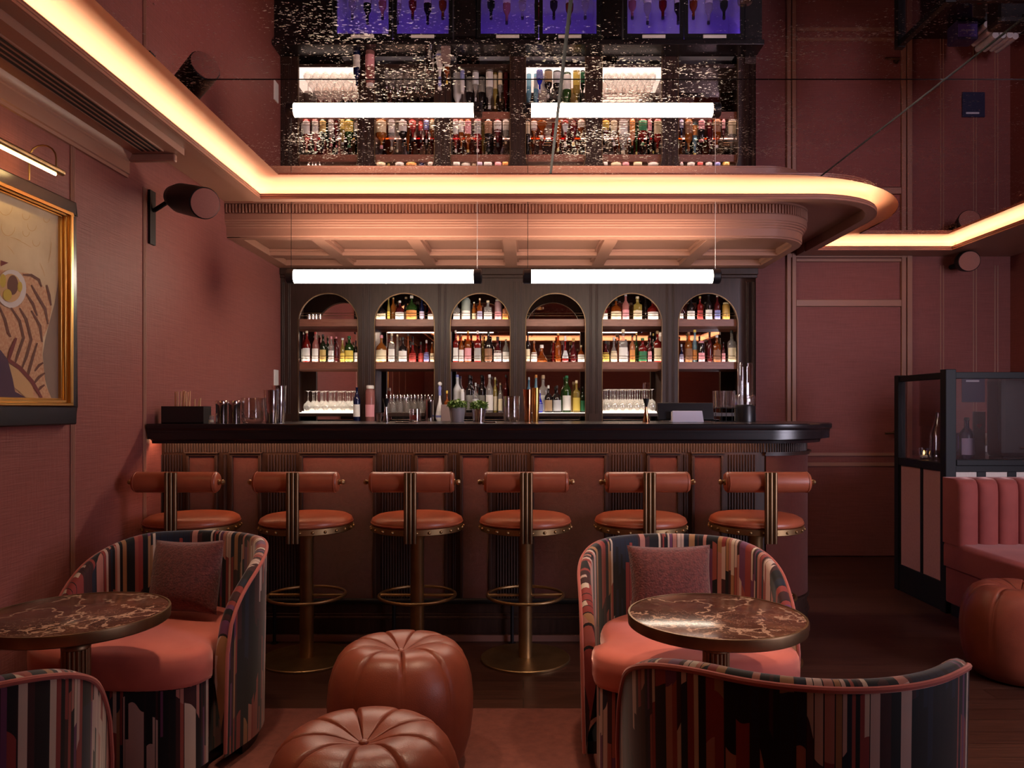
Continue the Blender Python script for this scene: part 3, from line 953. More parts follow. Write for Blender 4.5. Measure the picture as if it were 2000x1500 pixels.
LB = {k: plain('label_' + k.replace(' ', '_'), c, 0.6) for k, c in {'white': (0.78, 0.74, 0.70), 'cream': (0.74, 0.62, 0.42), 'black': (0.02, 0.02, 0.02), 'yellow': (0.75, 0.55, 0.10), 'red': (0.42, 0.04, 0.035), 'orange': (0.62, 0.24, 0.06),
      'green': (0.02, 0.16, 0.06), 'pink': (0.72, 0.30, 0.34), 'grey': (0.35, 0.34, 0.33), 'blue': (0.20, 0.22, 0.50), 'brown': (0.24, 0.11, 0.06), 'lilac': (0.46, 0.40, 0.55), 'tan': (0.45, 0.30, 0.17), 'silver': (0.55, 0.55, 0.58), 'gold': (0.55, 0.38, 0.12)}.items()}
BP = {'std': [(0.96, 0), (1, 0.01), (1, 0.56), (0.93, 0.63), (0.62, 0.70), (0.36, 0.76), (0.33, 0.90), (0.38, 0.905), (0.38, 0.93), (0.33, 0.93)],
      'square': [(0.96, 0), (1, 0.01), (1, 0.60), (0.95, 0.65), (0.40, 0.71), (0.32, 0.74), (0.32, 0.89), (0.37, 0.90), (0.37, 0.92)],
      'squat': [(0.94, 0), (1, 0.02), (1, 0.48), (0.92, 0.58), (0.45, 0.68), (0.24, 0.73), (0.22, 0.88), (0.26, 0.89), (0.26, 0.91)],
      'decanter': [(0.70, 0), (1, 0.08), (0.98, 0.16), (0.70, 0.34), (0.36, 0.50), (0.26, 0.60), (0.26, 0.80), (0.32, 0.81), (0.32, 0.84)],
      'round': [(0.80, 0), (0.95, 0.05), (1, 0.25), (0.90, 0.42), (0.55, 0.56), (0.30, 0.64), (0.28, 0.84), (0.33, 0.85), (0.33, 0.88)],
      'slim': [(0.95, 0), (1, 0.01), (1, 0.50), (0.85, 0.60), (0.55, 0.72), (0.45, 0.80), (0.43, 0.92), (0.5, 0.925), (0.5, 0.94)],
      'jar': [(0.95, 0), (1, 0.02), (1, 0.82), (0.9, 0.88), (0.72, 0.90), (0.72, 0.93)]}
def bottle(loc, r, h, shape, liq, lab, cap, label, group, lz=(0.12, 0.46), name='bottle', cat='bottle', seg=14):
    sq = 5.0 if shape in ('square',) else None
    pr = BP[shape]
    o = obj(name, MB().lathe([(a * r, b * h) for a, b in pr], seg, sq=sq), LQ[liq], None, 50)
    o.location = loc
    tag(o, label, cat, group)
    if lab:
        def rad(z):
            for (a0, z0), (a1, z1) in zip(pr[:-1], pr[1:]):
                if z0 <= z <= z1:
                    return a0 + (a1 - a0) * (z - z0) / max(z1 - z0, 1e-6)
            return 1
        vs, fs = [], []
        n = 9
        zs = [lz[0] + (lz[1] - lz[0]) * k / 3 for k in range(4)]
        for z in zs:
            for k in range(n):
                a = math.radians(-90 - 68 + 136 * k / (n - 1))
                x, y = math.cos(a), math.sin(a)
                if sq:
                    m = (abs(x) ** sq + abs(y) ** sq) ** (-1 / sq)
                    x, y = x * m, y * m
                rr = rad(z) * r + 0.0008
                vs.append((x * rr, y * rr, z * h))
        for i in range(3):
            fs += [(i * n + k, i * n + k + 1, i * n + n + k + 1, i * n + n + k) for k in range(n - 1)]
        obj('label', MB().add(vs, fs), LB[lab], o, 60)
    if cap:
        zt, rt = pr[-1][1] * h, pr[-1][0] * r * 1.12
        obj('cap', MB().lathe([(rt, zt - 0.02 * h), (rt, h * 0.985), (rt * 0.9, h)], 12), LB[cap], o, 50)
    return o
ORD = ['first', 'second', 'third', 'fourth', 'fifth', 'sixth', 'seventh', 'eighth', 'ninth', 'tenth', 'eleventh', 'twelfth']
# px centre, px width, top row, shape, liquor, label, cap, depth offset
UP = {1: [(744.5, 20, 590, 'squat', 'dark', 'cream', 'black', 0), (759, 6, 580, 'slim', 'olive', 'yellow', 'tan', .04), (768, 11, 578, 'std', 'whisky', None, 'gold', .09), (781, 18, 586, 'squat', 'dark red', 'white', 'white', 0),
          (793, 9, 577, 'slim', 'dark', 'tan', 'tan', .09), (804, 22, 576, 'squat', 'green', 'orange', 'white', 0), (824, 10, 580, 'slim', 'navy', 'lilac', 'black', .03), (841, 11, 596, 'std', 'dark red', 'white', 'white', 0)],
      2: [(892, 13, 590, 'square', 'clear', 'white', 'tan', 0), (910, 18, 577, 'jar', 'frosted grey', 'white', None, .02), (926, 9, 588, 'std', 'whisky', 'cream', 'white', .05), (937, 10, 582, 'square', 'amber', 'lilac', 'cream', 0),
          (953, 16, 586, 'square', 'clear', 'white', 'cream', 0), (973, 14, 584, 'jar', 'mauve', 'pink', 'grey', 0), (987, 11, 592, 'square', 'copper', 'orange', 'white', 0)],
      4: [(1181, 11, 592, 'square', 'red', 'white', 'red', 0), (1203, 22, 582, 'squat', 'amber', 'cream', 'black', 0), (1222, 14, 574, 'std', 'pink', 'pink', 'silver', 0), (1245, 17, 578, 'square', 'olive', 'cream', 'cream', 0),
          (1261, 9, 576, 'slim', 'dark', None, 'black', .08), (1275, 22, 584, 'squat', 'red', 'white', 'red', 0)],
      5: [(1331, 7, 590, 'slim', 'dark red', 'white', 'black', 0), (1349, 16, 580, 'std', 'dark', 'white', 'black', 0), (1367, 11, 578, 'square', 'red', 'red', 'gold', 0), (1384, 14, 574, 'std', 'dark', 'white', 'black', 0),
          (1401, 12, 576, 'std', 'dark red', 'blue', 'white', 0), (1418, 15, 590, 'jar', 'gold', None, 'cream', 0)]}
MID = {0: [(588, 8, 648, 'std', 'dark red', 'grey', 'white', .05), (599, 15, 646, 'std', 'red', 'white', 'cream', 0), (616, 13, 648, 'std', 'pink', 'white', 'red', 0), (631, 13, 653, 'std', 'dark green', 'gold', 'black', 0), (640, 9, 655, 'std', 'dark green', None, 'brown', .07),
           (647, 10, 657, 'square', 'clear', 'white', 'pink', 0), (657, 9, 657, 'std', 'dark red', None, 'pink', .03), (669, 9, 660, 'slim', 'olive', 'yellow', 'white', 0), (682, 18, 656, 'std', 'green', 'yellow', 'green', 0), (695, 7, 664, 'std', 'dark', 'white', 'black', .04)],
       1: [(744, 22, 654, 'squat', 'whisky', 'cream', 'pink', 0), (765, 12, 650, 'square', 'clear', 'white', 'cream', 0), (776, 7, 652, 'slim', 'clear', None, 'cream', .08), (787, 17, 658, 'squat', 'dark', 'white', 'black', 0), (797, 7, 650, 'slim', 'amber', None, 'black', .09),
           (806, 15, 668, 'round', 'red', 'red', 'black', 0), (822, 11, 667, 'round', 'dark red', 'red', 'black', .03), (833, 11, 664, 'round', 'red', 'blue', 'silver', 0), (844, 8, 668, 'std', 'amber', 'cream', 'grey', 0)],
       2: [(890, 10, 645, 'square', 'red', 'white', 'white', 0), (901, 10, 653, 'std', 'amber', 'white', 'brown', 0), (914, 14, 646, 'std', 'amber', 'pink', 'gold', 0), (933, 13, 646, 'square', 'red', 'grey', 'white', 0), (943, 6, 650, 'slim', 'olive', None, 'brown', .09),
           (954, 16, 648, 'std', 'dark', 'brown', 'black', 0), (972, 17, 657, 'round', 'dark red', 'white', 'black', 0), (988, 13, 662, 'std', 'clear', 'white', 'cream', 0)],
       3: [(1031, 9, 650, 'std', 'dark', 'cream', 'black', .02), (1043, 13, 664, 'round', 'amber', 'white', 'brown', .01), (1058, 23, 673, 'decanter', 'amber', None, 'white', 0), (1081, 7, 664, 'slim', 'red', None, 'tan', .09), (1090, 13, 650, 'std', 'amber', None, 'olive' if False else 'gold', .02),
           (1104, 14, 656, 'decanter', 'red', 'silver', 'white', 0), (1120, 16, 660, 'round', 'dark red', None, 'gold', .02), (1135, 14, 674, 'squat', 'amber', 'white', 'cream', 0)],
       4: [(1183, 15, 665, 'round', 'dark red', 'yellow', 'black', 0), (1199, 14, 658, 'round', 'clear', 'cream', 'white', 0), (1209, 7, 655, 'slim', 'amber', None, 'brown', .09), (1217, 17, 643, 'square', 'clear', 'white', 'cream', 0), (1235, 11, 654, 'std', 'copper', 'orange', 'black', 0),
           (1243, 7, 648, 'slim', 'green', None, 'gold', .09), (1255, 16, 660, 'square', 'red', 'green', 'green', 0), (1269, 8, 660, 'std', 'dark red', 'pink', 'red', 0), (1276, 6, 650, 'slim', 'dark', None, 'gold', .09), (1284, 14, 646, 'square', 'red', 'cream', 'tan', 0)],
       5: [(1331, 9, 672, 'round', 'navy', 'lilac', 'silver', 0), (1345, 15, 648, 'std', 'whisky', 'brown', 'brown', 0), (1357, 10, 641, 'slim', 'pale blue', 'orange', 'yellow', .06), (1370, 13, 666, 'jar', 'dark', 'pink', 'pink', 0), (1386, 11, 648, 'std', 'dark red', None, 'black', .02),
           (1400, 14, 654, 'square', 'amber', 'brown', 'white', 0), (1413, 7, 668, 'std', 'dark red', 'pink', 'black', 0), (1429, 15, 645, 'square', 'clear', 'cream', 'black', 0)]}
LOW = {2: [(893, 17, 727, 'std', 'white', None, 'blue', .05), (903, 9, 760, 'jar', 'white', 'blue', 'white', 0), (917, 14, 724, 'std', 'dark', 'grey', 'black', .10), (929, 13, 748, 'squat', 'clear', 'silver', 'silver', .02), (941, 14, 724, 'std', 'dark', 'grey', 'black', .10), (956, 15, 730, 'std', 'clear', 'white', 'silver', 0),
           (967, 10, 737, 'std', 'olive', 'cream', 'cream', .06), (977, 9, 748, 'std', 'clear', 'cream', 'tan', .03), (988, 11, 727, 'std', 'dark red', None, 'black', .06)],
       3: [(1033, 10, 737, 'std', 'pale blue', None, 'pale' if False else 'silver', .08), (1047, 9, 727, 'slim', 'pale blue', 'silver', 'orange', .08), (1061, 17, 733, 'square', 'clear', 'white', 'tan', .08), (1054, 14, 762, 'round', 'blue', 'blue', 'silver', 0), (1071, 16, 753, 'squat', 'dark', 'tan', 'white', .0),
           (1088, 17, 753, 'squat', 'dark', 'silver', 'black', .02), (1107, 18, 734, 'std', 'green', 'white', 'green', .05), (1126, 14, 743, 'square', 'olive', 'yellow', 'cream', .02), (1138, 9, 755, 'std', 'dark green', 'green', 'black', .02)]}
def art(w_):
    return w_
for lev, (dct, zz, row0, nm) in {'u': (UP, ZS2, 625, 'upper'), 'm': (MID, ZS1, 708.5, 'middle'), 'l': (LOW, ZS0, 806, 'bottom')}.items():
    for a, lst in dct.items():
        for n_, (px, wd, top, shp, lq, lab, cap, dy) in enumerate(lst):
            r = wd / 2 * (YB + 0.12) / FPX * 0.97
            Y = YB + 0.062 + r + dy
            Y = min(Y, YD - 0.07 - r)
            k = Y / FPX
            h = (row0 - top) * k * 1.0
            lim = {'u': 0.268, 'm': 0.275, 'l': 0.31}[lev]
            h = min(h, lim)
            cx = min(max((px - VX) * k, AX[a] - AR - 0.01 + r), AX[a] + AR + 0.01 - r)
            if lev == 'u':
                lz = (0.03, 0.40)
            else:
                lz = (0.06, 0.46)
            if shp == 'slim':
                lz = (0.1, 0.4)
            look = '%s bottle with %s label' % (lq, lab) if lab else 'unlabelled %s bottle' % lq
            lbl = '%s, %s along %s shelf of %s arch from the painting' % (look, ORD[n_], nm, ORD[a])
            bottle((cx, Y, zz + 0.0006), r, h, shp, lq, lab, cap, lbl, 'bottles on the %s shelf of the %s arch' % (nm, ORD[a]), lz)
# small steel cups on the empty upper shelf of the first arch
for px, wd in ((603, 8), (611, 5), (617, 7), (625, 6)):
    k = (YB + 0.1) / FPX
    o = obj('steel_cup', MB().lathe([(wd * k * 0.38, 0), (wd * k * 0.5, 0.05), (wd * k * 0.44, 0.05), (wd * k * 0.33, 0.006), (0, 0.005)], 14), M['steel'])
    o.location = ((px - VX) * k, YB + 0.1, ZS2)
    tag(o, 'small steel cup on the otherwise bare upper shelf of the first arch', 'cup', 'steel cups in the first arch')

# upturned stemware on lit trays
def coupe():
    return MB().lathe([(0.030, 0.0), (0.040, 0.03), (0.034, 0.055), (0.012, 0.078), (0.0035, 0.088), (0.0032, 0.155), (0.008, 0.160), (0.031, 0.1635), (0.031, 0.165), (0.0, 0.1655)], 16, caps=False)
def nick():
    return MB().lathe([(0.026, 0.0), (0.034, 0.035), (0.028, 0.075), (0.008, 0.095), (0.003, 0.102), (0.003, 0.170), (0.010, 0.174), (0.030, 0.1775), (0.030, 0.179), (0.0, 0.1795)], 16, caps=False)
for a, maker, nm, nn in ((0, coupe, 'coupe', 6), (4, nick, 'wine', 7)):
    tr = obj('glass_tray', MB().box((AX[a] - 0.225, YB + 0.05, ZS0 + 0.0005), (AX[a] + 0.205, YD - 0.04, ZS0 + 0.012)), M['tray'], None, 0, 0.002)
    tag(tr, 'lit white tray under the upturned stemware in the %s arch' % ORD[a], 'tray')
    src = None
    for row in range(3):
        for i in range(nn - (row % 2)):
            x = AX[a] - 0.185 + (0.36 / (nn - 1)) * i + (0.03 if row % 2 else 0)
            loc = (x, YB + 0.095 + row * 0.068, ZS0 + 0.0125)
            if src is None:
                src = obj(nm + '_glass', maker(), M['stem'])
                src.location = loc
                tag(src, 'upturned clear %s glass on the white tray in the %s arch' % (nm, ORD[a]), 'glass', 'upturned glasses in the %s arch' % ORD[a])
            else:
                dup(src, loc)
# row of small steel-topped bottles, second arch
src = None
for row in range(2):
    for i in range(7):
        loc = (AX[1] - 0.16 + i * 0.057 + row * 0.02, YB + 0.09 + row * 0.07, ZS0 + 0.0006)
        if src is None:
            src = obj('dasher_bottle', MB().lathe([(0.019, 0), (0.021, 0.004), (0.021, 0.07), (0.012, 0.095), (0.008, 0.105), (0.008, 0.12)], 14), LQ['clear'])
            src.location = loc
            tag(src, 'small clear dasher bottle with steel top on the bottom shelf of the second arch', 'bottle', 'dasher bottles in the second arch')
            obj('cap', MB().lathe([(0.0085, 0.118), (0.009, 0.135), (0.004, 0.15)], 10), M['steel'], src)
        else:
            dup(src, loc)

# bottles and tools standing on the back counter
ZC = 1.148
bottle(((697 - VX) * 6.05 / FPX, 6.05, ZC), 0.028, 0.285, 'std', 'navy', 'white', None, 'dark navy stoneware bottle with white label between the first and second arches', None)
bottle(((723 - VX) * 6.05 / FPX, 6.05, ZC), 0.037, 0.28, 'jar', 'pink', 'pink', 'white', 'tall pale pink ceramic bottle beside the navy bottle', None)
o = bottle(((859 - VX) * 6.05 / FPX, 6.05, ZC), 0.033, 0.31, 'decanter', 'white', None, None, 'tall white and blue ceramic decanter with a bell stopper', None, name='ceramic_decanter', cat='decanter')
obj('blue_band', MB().lathe([(0.0106, 0.20), (0.013, 0.21), (0.011, 0.235), (0.015, 0.26), (0.009, 0.275)], 14), LB['blue'], o)
obj('stopper', MB().sphere((0, 0, 0.292), 0.017), M['white'], o)
obj('blue_flower', MB().lathe([(0.0335, 0.028), (0.0335, 0.045)], 14, caps=False).lathe([(0.029, 0.07), (0.026, 0.085)], 14, caps=False), LB['blue'], o)
bottle(((873 - VX) * 6.085 / FPX, 6.085, ZC), 0.02, 0.24, 'square', 'amber', 'white', 'yellow', 'small amber bottle with yellow cap behind the grey box', None)
tag(obj('grey_box', MB().box(((862 - VX) * 5.97 / FPX, 5.95, ZC), ((880 - VX) * 5.97 / FPX, 5.98, ZC + 0.13)), plain('taupe_card', (0.20, 0.13, 0.12), 0.6), None, 0, 0.003), 'taupe upright card box beside the white ceramic decanter', 'box')
o = obj('steel_canister', MB().lathe([(0.036, 0), (0.037, 0.004), (0.037, 0.14), (0.0375, 0.142), (0.0375, 0.165), (0.03, 0.172), (0.006, 0.176), (0.006, 0.19), (0, 0.192)], 20), M['steel'])
o.location = ((839 - VX) * 6.05 / FPX, 6.05, ZC)
tag(o, 'steel lidded canister on the back counter before the second arch', 'canister')

# under-counter bottle fridges
fr_i = 0
for (x0, x1), lb in zip(FX, ('first from the painting', 'in the middle', 'beside the door')):
    t = thing('bottle_fridge', 'violet lit two door glass fridge under the back counter, ' + lb, 'fridge', (0, 0, 0))
    mb = MB()
    mb.box((x0, 6.00, 0.02), (x0 + 0.02, 6.40, 1.092)).box((x1 - 0.02, 6.00, 0.02), (x1, 6.40, 1.092)).box((x0 + 0.02, 6.38, 0.02), (x1 - 0.02, 6.40, 1.092))
    mb.box((x0 + 0.02, 6.00, 0.02), (x1 - 0.02, 6.38, 0.06)).box((x0 + 0.02, 6.00, 1.075), (x1 - 0.02, 6.38, 1.092))
    obj('cabinet', mb, M['fridge_in'], t, 0)
    obj('shelf', MB().box((x0 + 0.021, 6.05, 0.55), (x1 - 0.021, 6.37, 0.558)), M['fridge_in'], t, 0)
    obj('light_strip', MB().box((x0 + 0.03, 6.03, 1.056), (x1 - 0.03, 6.05, 1.07)), M['violet_led'], t, 0)
    xm = (x0 + x1) / 2
    for a, b, hs in ((x0, xm - 0.002, 1), (xm + 0.002, x1, -1)):
        d = MB()
        d.box((a, 5.97, 0.02), (b, 5.993, 0.09)).box((a, 5.97, 1.045), (b, 5.993, 1.092)).box((a, 5.97, 0.09), (a + 0.03, 5.993, 1.045)).box((b - 0.03, 5.97, 0.09), (b, 5.993, 1.045))
        dd = obj('door', d, M['matt_black'], t, 0)
        obj('pane', MB().box((a + 0.031, 5.98, 0.091), (b - 0.031, 5.984, 1.044)), M['pane'], dd, 0)
        obj('handle', MB().box(((a + b) / 2 - 0.09, 5.957, 1.058), ((a + b) / 2 + 0.09, 5.969, 1.085)), M['white'], dd, 0, 0.003)
    src = None
    for zf in (0.06, 0.558):
        for i in range(7):
            x = x0 + 0.10 + i * (x1 - x0 - 0.2) / 6
            loc = (x, 6.20, zf + 0.0005)
            if src is None or True:
                lq = ('clear', 'dark green', 'pink', 'clear', 'red', 'dark', 'amber')[(i + fr_i) % 7]
                bottle(loc, 0.032, 0.30 if i % 2 else 0.26, 'std', lq, 'white', 'black', 'bottle chilling inside the violet fridge ' + lb, 'bottles in the fridge ' + lb, seg=10)
    fr_i += 1

# ------------------------------------------------------------------ the bar
t = thing('bar', 'long dark bar with reeded front, red leather panels and rounded end', 'bar', (0, 0, 0))
body = [(XW + 0.001, 4.13), (-1.0, 4.13), (0.0, 4.13)] + arc(1.297, 4.45, 0.32, -90, 0, 16) + [(1.617, 4.72)]
mb = MB()
prof = [(-0.06, 0.0), (0.018, 0.0), (0.018, 0.036), (0.006, 0.038), (0.010, 0.05), (0.010, 0.118), (0.018, 0.122), (0.018, 0.131), (0.012, 0.134), (0.014, 0.148), (0.006, 0.152), (0.006, 0.198), (0.016, 0.202), (0.016, 0.214), (0.0, 0.218), (0.0, 1.064), (-0.06, 1.064)]
sweep(mb, body, prof, cap=True)
mb.prism([(XW + 0.001, 4.19), (-0.2, 4.19)] + arc(1.297, 4.45, 0.26, -90, 0, 10) + [(1.557, 4.72), (XW + 0.001, 4.72)], 0.001, 1.06)
obj('body', mb, M['wood'], t, 35)
mb = MB()
sweep(mb, body, [(0.0185, 0.001), (0.0215, 0.001), (0.0215, 0.034), (0.0185, 0.034)], cap=True)
obj('kick_strip', mb, plain('brown_kick_board', (0.17, 0.075, 0.055), 0.45), t, 35, label='paler brown kick board')
kf = 4.13 / FPX
PX = [(371.7, 421.7), (456.7, 506.7), (592.7, 730), (816.7, 869), (904, 955), (1043, 1180), (1268, 1322), (1355, 1407)]
zt, zb = EYE - (890 - VY) * kf, EYE - (1170 - VY) * kf
for a, b in PX:
    x0, x1 = (a - VX) * kf, (b - VX) * kf
    p = obj('leather_panel', MB().box((x0, 4.118, zb), (x1, 4.129, zt)), M['panel'], t, 0, 0.003)
    fr2 = MB()
    fr2.box((x0 - 0.014, 4.106, zt), (x1 + 0.014, 4.129, zt + 0.012)).box((x0 - 0.020, 4.098, zt + 0.012), (x1 + 0.020, 4.129, zt + 0.019))
    fr2.box((x0 - 0.014, 4.108, zb), (x0, 4.129, zt)).box((x1, 4.108, zb), (x1 + 0.014, 4.129, zt))
    obj('panel_frame', fr2, M['wood'], p, 30, 0.002)
# curved end panel
cp = arc(1.297, 4.45, 0.32, -89, 6, 20)
cp2 = [q for q in cp]
mb = MB()
mb.loft([[(1.297 + (x - 1.297) * s_, 4.45 + (y - 4.45) * s_, z) for (x, y) in cp2] for s_, z in ((1.0, zb), (1.03, zb), (1.03, zt), (1.0, zt))])
p = obj('leather_panel', mb, M['panel'], t, 30)
mb = MB()
mb.loft([[(1.297 + (x - 1.297) * s_, 4.45 + (y - 4.45) * s_, z) for (x, y) in arc(1.297, 4.45, 0.32, -90, 10, 20)] for s_, z in ((1.0, zt), (1.06, zt), (1.06, zt + 0.012), (1.09, zt + 0.013), (1.09, zt + 0.02), (1.0, zt + 0.02))])
obj('panel_frame', mb, M['wood'], p, 30)
mb = MB()
gaps = [(312, 352), (386 + 52, 441), (524, 576), (747, 800), (886 - 3, 888), (973, 1026), (1197, 1251), (1338 - 2, 1340), (1423, 1470)]
gaps = [(316, 354), (438, 441), (524, 576), (747, 800), (885, 889), (972, 1026), (1197, 1251), (1337, 1341), (1424, 1474)]
for a, b in gaps:
    x0, x1 = (a - VX) * kf, (b - VX) * kf
    n = max(1, int((x1 - x0) / 0.0145))
    for i in range(n + 1):
        x = x0 + (x1 - x0) * i / n
        mb.rod((x, 4.1285, 0.218), (x, 4.1285, 1.0), 0.0055, 8)
x = XW + 0.02
while x < 1.30:
    mb.rod((x, 4.1285, 1.012), (x, 4.1285, 1.064), 0.0055, 8)
    x += 0.0145
for k in range(1, 34):
    a = math.radians(-90 + 90 * k / 34)
    xx, yy = 1.297 + 0.3215 * math.cos(a), 4.45 + 0.3215 * math.sin(a)
    mb.rod((xx, yy, 1.012), (xx, yy, 1.064), 0.0055, 8)
obj('reeding', mb, M['wood'], t, 60)
mb = MB().box((XW + 0.012, 4.022, 1.079), (1.25, 4.036, 1.0885))
obj('led_strip', mb, M['under_led'], t, 0)

cnt = [(-1.93, 3.93), (-0.5, 3.93)] + arc(1.276, 4.38, 0.45, -90, 0, 20) + [(1.726, 4.75)]
mb = MB()
cpf = [(-0.085, 1.090), (-0.080, 1.066), (-0.062, 1.066), (-0.058, 1.080), (-0.046, 1.086), (-0.046, 1.096), (-0.030, 1.104), (-0.022, 1.118), (-0.010, 1.124), (-0.010, 1.136), (-0.002, 1.142), (0.0, 1.148), (0.0, 1.164), (-0.004, 1.169), (-0.02, 1.169)]
sweep(mb, cnt, cpf, cap=True)
mb.prism(offset_path(cnt, -0.012) + [(-1.93, 4.75)], 1.090, 1.169)
o = obj('bar_counter', mb, M['black_wood'], None, 35)
tag(o, 'black lacquered moulded counter top along the bar with a rounded end', 'counter')

t = thing('foot_rail', 'thin black foot rail on posts along the bottom of the bar', 'rail', (0, 0, 0))
obj('rail', MB().tube([(XW + 0.03, 4.078, 0.226), (1.25, 4.078, 0.226)], 0.014, 10), M['matt_black'], t)
for px in (374, 530, 766, 1000, 1236, 1460):
    x = (px - VX) * 4.03 / FPX
    obj('post', MB().rod((x, 4.078, 0.0), (x, 4.078, 0.226), 0.009, 10).lathe([(0.02, 0), (0.02, 0.006)], 14, (x, 4.078, 0)), M['matt_black'], t)

# ------------------------------------------------------------------ things on the bar counter
ZB = 1.1695
def onbar(px, Y):
    return ((px - VX) * Y / FPX, Y, ZB)
x0, x1 = onbar(320, 4.06)[0], onbar(402, 4.06)[0]
t = thing('straw_caddy', 'black divided bar caddy holding wooden straws beside the painting wall', 'caddy', ((x0 + x1) / 2, 4.08, ZB))
w_ = (x1 - x0) / 2
mb = MB()
mb.box((-w_, -0.05, 0), (w_, 0.05, 0.004)).box((-w_, -0.05, 0), (w_, -0.046, 0.09)).box((-w_, 0.046, 0), (w_, 0.05, 0.09))
for xx in (-w_, -0.02, 0.042, w_ - 0.004):
    mb.box((xx, -0.046, 0.004), (xx + 0.004, 0.046, 0.09))
obj('tray', mb, M['black'], t, 0)
src = None
for i in range(16):
    tall = i < 10
    x = (x0 + x1) / 2 + (-0.05 + i * 0.0075 if tall else -0.01 + (i - 10) * 0.014)
    if i > 12:
        x += 0.01
    h = (0.165 if tall else 0.125) + R.uniform(-0.006, 0.006)
    s0 = obj('straw', MB().rod((0, 0, 0), (R.uniform(-0.006, 0.012), R.uniform(-0.01, 0.02), h), 0.0038, 6), M['wood_pick'])
    s0.location = (x, 4.075 + R.uniform(-0.02, 0.02), ZB + 0.0045)
    tag(s0, 'thin wooden straw standing in the black caddy on the bar', 'straw', 'straws in the bar caddy')
bottle(onbar(413, 4.06), 0.014, 0.042, 'jar', 'clear', 'cream', 'tan', 'tiny cork topped jar between the black caddy and the steel tins', None, name='cork_jar', cat='jar')
for px, lb in ((433, 'steel lidded tin next to the cork jar on the bar'), (458, 'steel lidded tin touching the mixing glass on the bar')):
    o = obj('steel_tin', MB().lathe([(0.029, 0), (0.030, 0.003), (0.030, 0.096), (0.0315, 0.098), (0.0315, 0.116), (0.029, 0.120), (0, 0.121)], 24), M['steel'])
    o.location = onbar(px, 4.08)
    tag(o, lb, 'tin')
def mixing_glass(px, Y, r, h, lb):
    o = obj('mixing_glass', MB().lathe([(0, 0.004), (r * 0.8, 0.0), (r * 0.95, 0.01), (r, 0.03), (r, h * 0.92), (r * 1.05, h), (r * 0.97, h), (r * 0.93, h * 0.9), (r * 0.92, 0.03), (0, 0.02)], 24), M['tumbler'], None, 60)
    o.location = onbar(px, Y)
    cuts = MB()
    for k in range(16):
        a0, a1 = 2 * PI * k / 16, 2 * PI * (k + 2) / 16
        for s_ in (1, -1):
            cuts.rod((r * 1.005 * math.cos(a0), r * 1.005 * math.sin(a0), h * (0.12 if s_ > 0 else 0.5)), (r * 1.005 * math.cos(a1), r * 1.005 * math.sin(a1), h * (0.5 if s_ > 0 else 0.12)), 0.0012, 4)
    obj('cut_pattern', cuts, M['tumbler'], o)
    tag(o, lb, 'mixing glass')
    return o
mixing_glass(493, 4.12, 0.058, 0.135, 'cut mixing glass between the steel tins and the shaker tins')
mixing_glass(999, 4.50, 0.047, 0.15, 'cut mixing glass between the herb pot and the copper shaker')
def shaker(px, Y, r, h, m, lb, lean=0.0):
    o = obj('shaker_tin', MB().lathe([(r * 0.72, 0), (r * 0.76, 0.004), (r * 0.95, h * 0.62), (r, h * 0.97), (r * 1.02, h), (r * 0.97, h), (r * 0.9, h * 0.6), (0, 0.01)], 24), m)
    o.location = onbar(px, Y)
    tag(o, lb, 'shaker')
    return o
shaker(530, 4.14, 0.040, 0.178, M['steel'], 'shorter steel shaker tin beside the cut mixing glass near the painting wall')
shaker(545, 4.24, 0.040, 0.205, M['steel'], 'taller steel shaker tin behind the shorter one, next to the arched back bar')
shaker(1031, 4.50, 0.028, 0.190, M['copper'], 'tall copper shaker beside the larger herb pots and mixing glass')
shaker(1046, 4.56, 0.024, 0.200, M['gold'], 'tall gold shaker just behind the copper shaker')
def jigger(px, Y, top, bot, lb, h=0.135):
    o = obj('jigger', MB().lathe([(0.020, 0), (0.021, 0.002), (0.006, h * 0.62), (0.006, h * 0.64)], 18), bot)
    o.location = onbar(px, Y)
    obj('cup', MB().lathe([(0.006, h * 0.64), (0.019, h), (0.0175, h), (0.004, h * 0.68)], 18, caps=False), top, o)
    tag(o, lb, 'jigger')
jigger(754, 4.45, M['black'], M['steel'], 'black and steel jigger before the dasher bottles')
jigger(1262, 4.40, M['black'], M['copper'], 'black and copper jigger beside the till screen')
o = obj('steel_cup', MB().lathe([(0.014, 0), (0.019, 0.05), (0.017, 0.05), (0.012, 0.004), (0, 0.003)], 16), M['steel'])
o.location = onbar(740, 4.5)
tag(o, 'small steel cup beside the black and steel jigger', 'cup')
o = obj('tumbler', MB().lathe([(0.029, 0), (0.034, 0.004), (0.034, 0.075), (0.032, 0.075), (0.031, 0.012), (0, 0.010)], 18), M['tumbler'])
o.location = onbar(811, 4.5)
obj('drink', MB().lathe([(0.0305, 0.0125), (0.031, 0.04), (0, 0.0405)], 18), LQ['pink'], o)
tag(o, 'short tumbler of pale pink drink before the dasher bottles', 'glass')
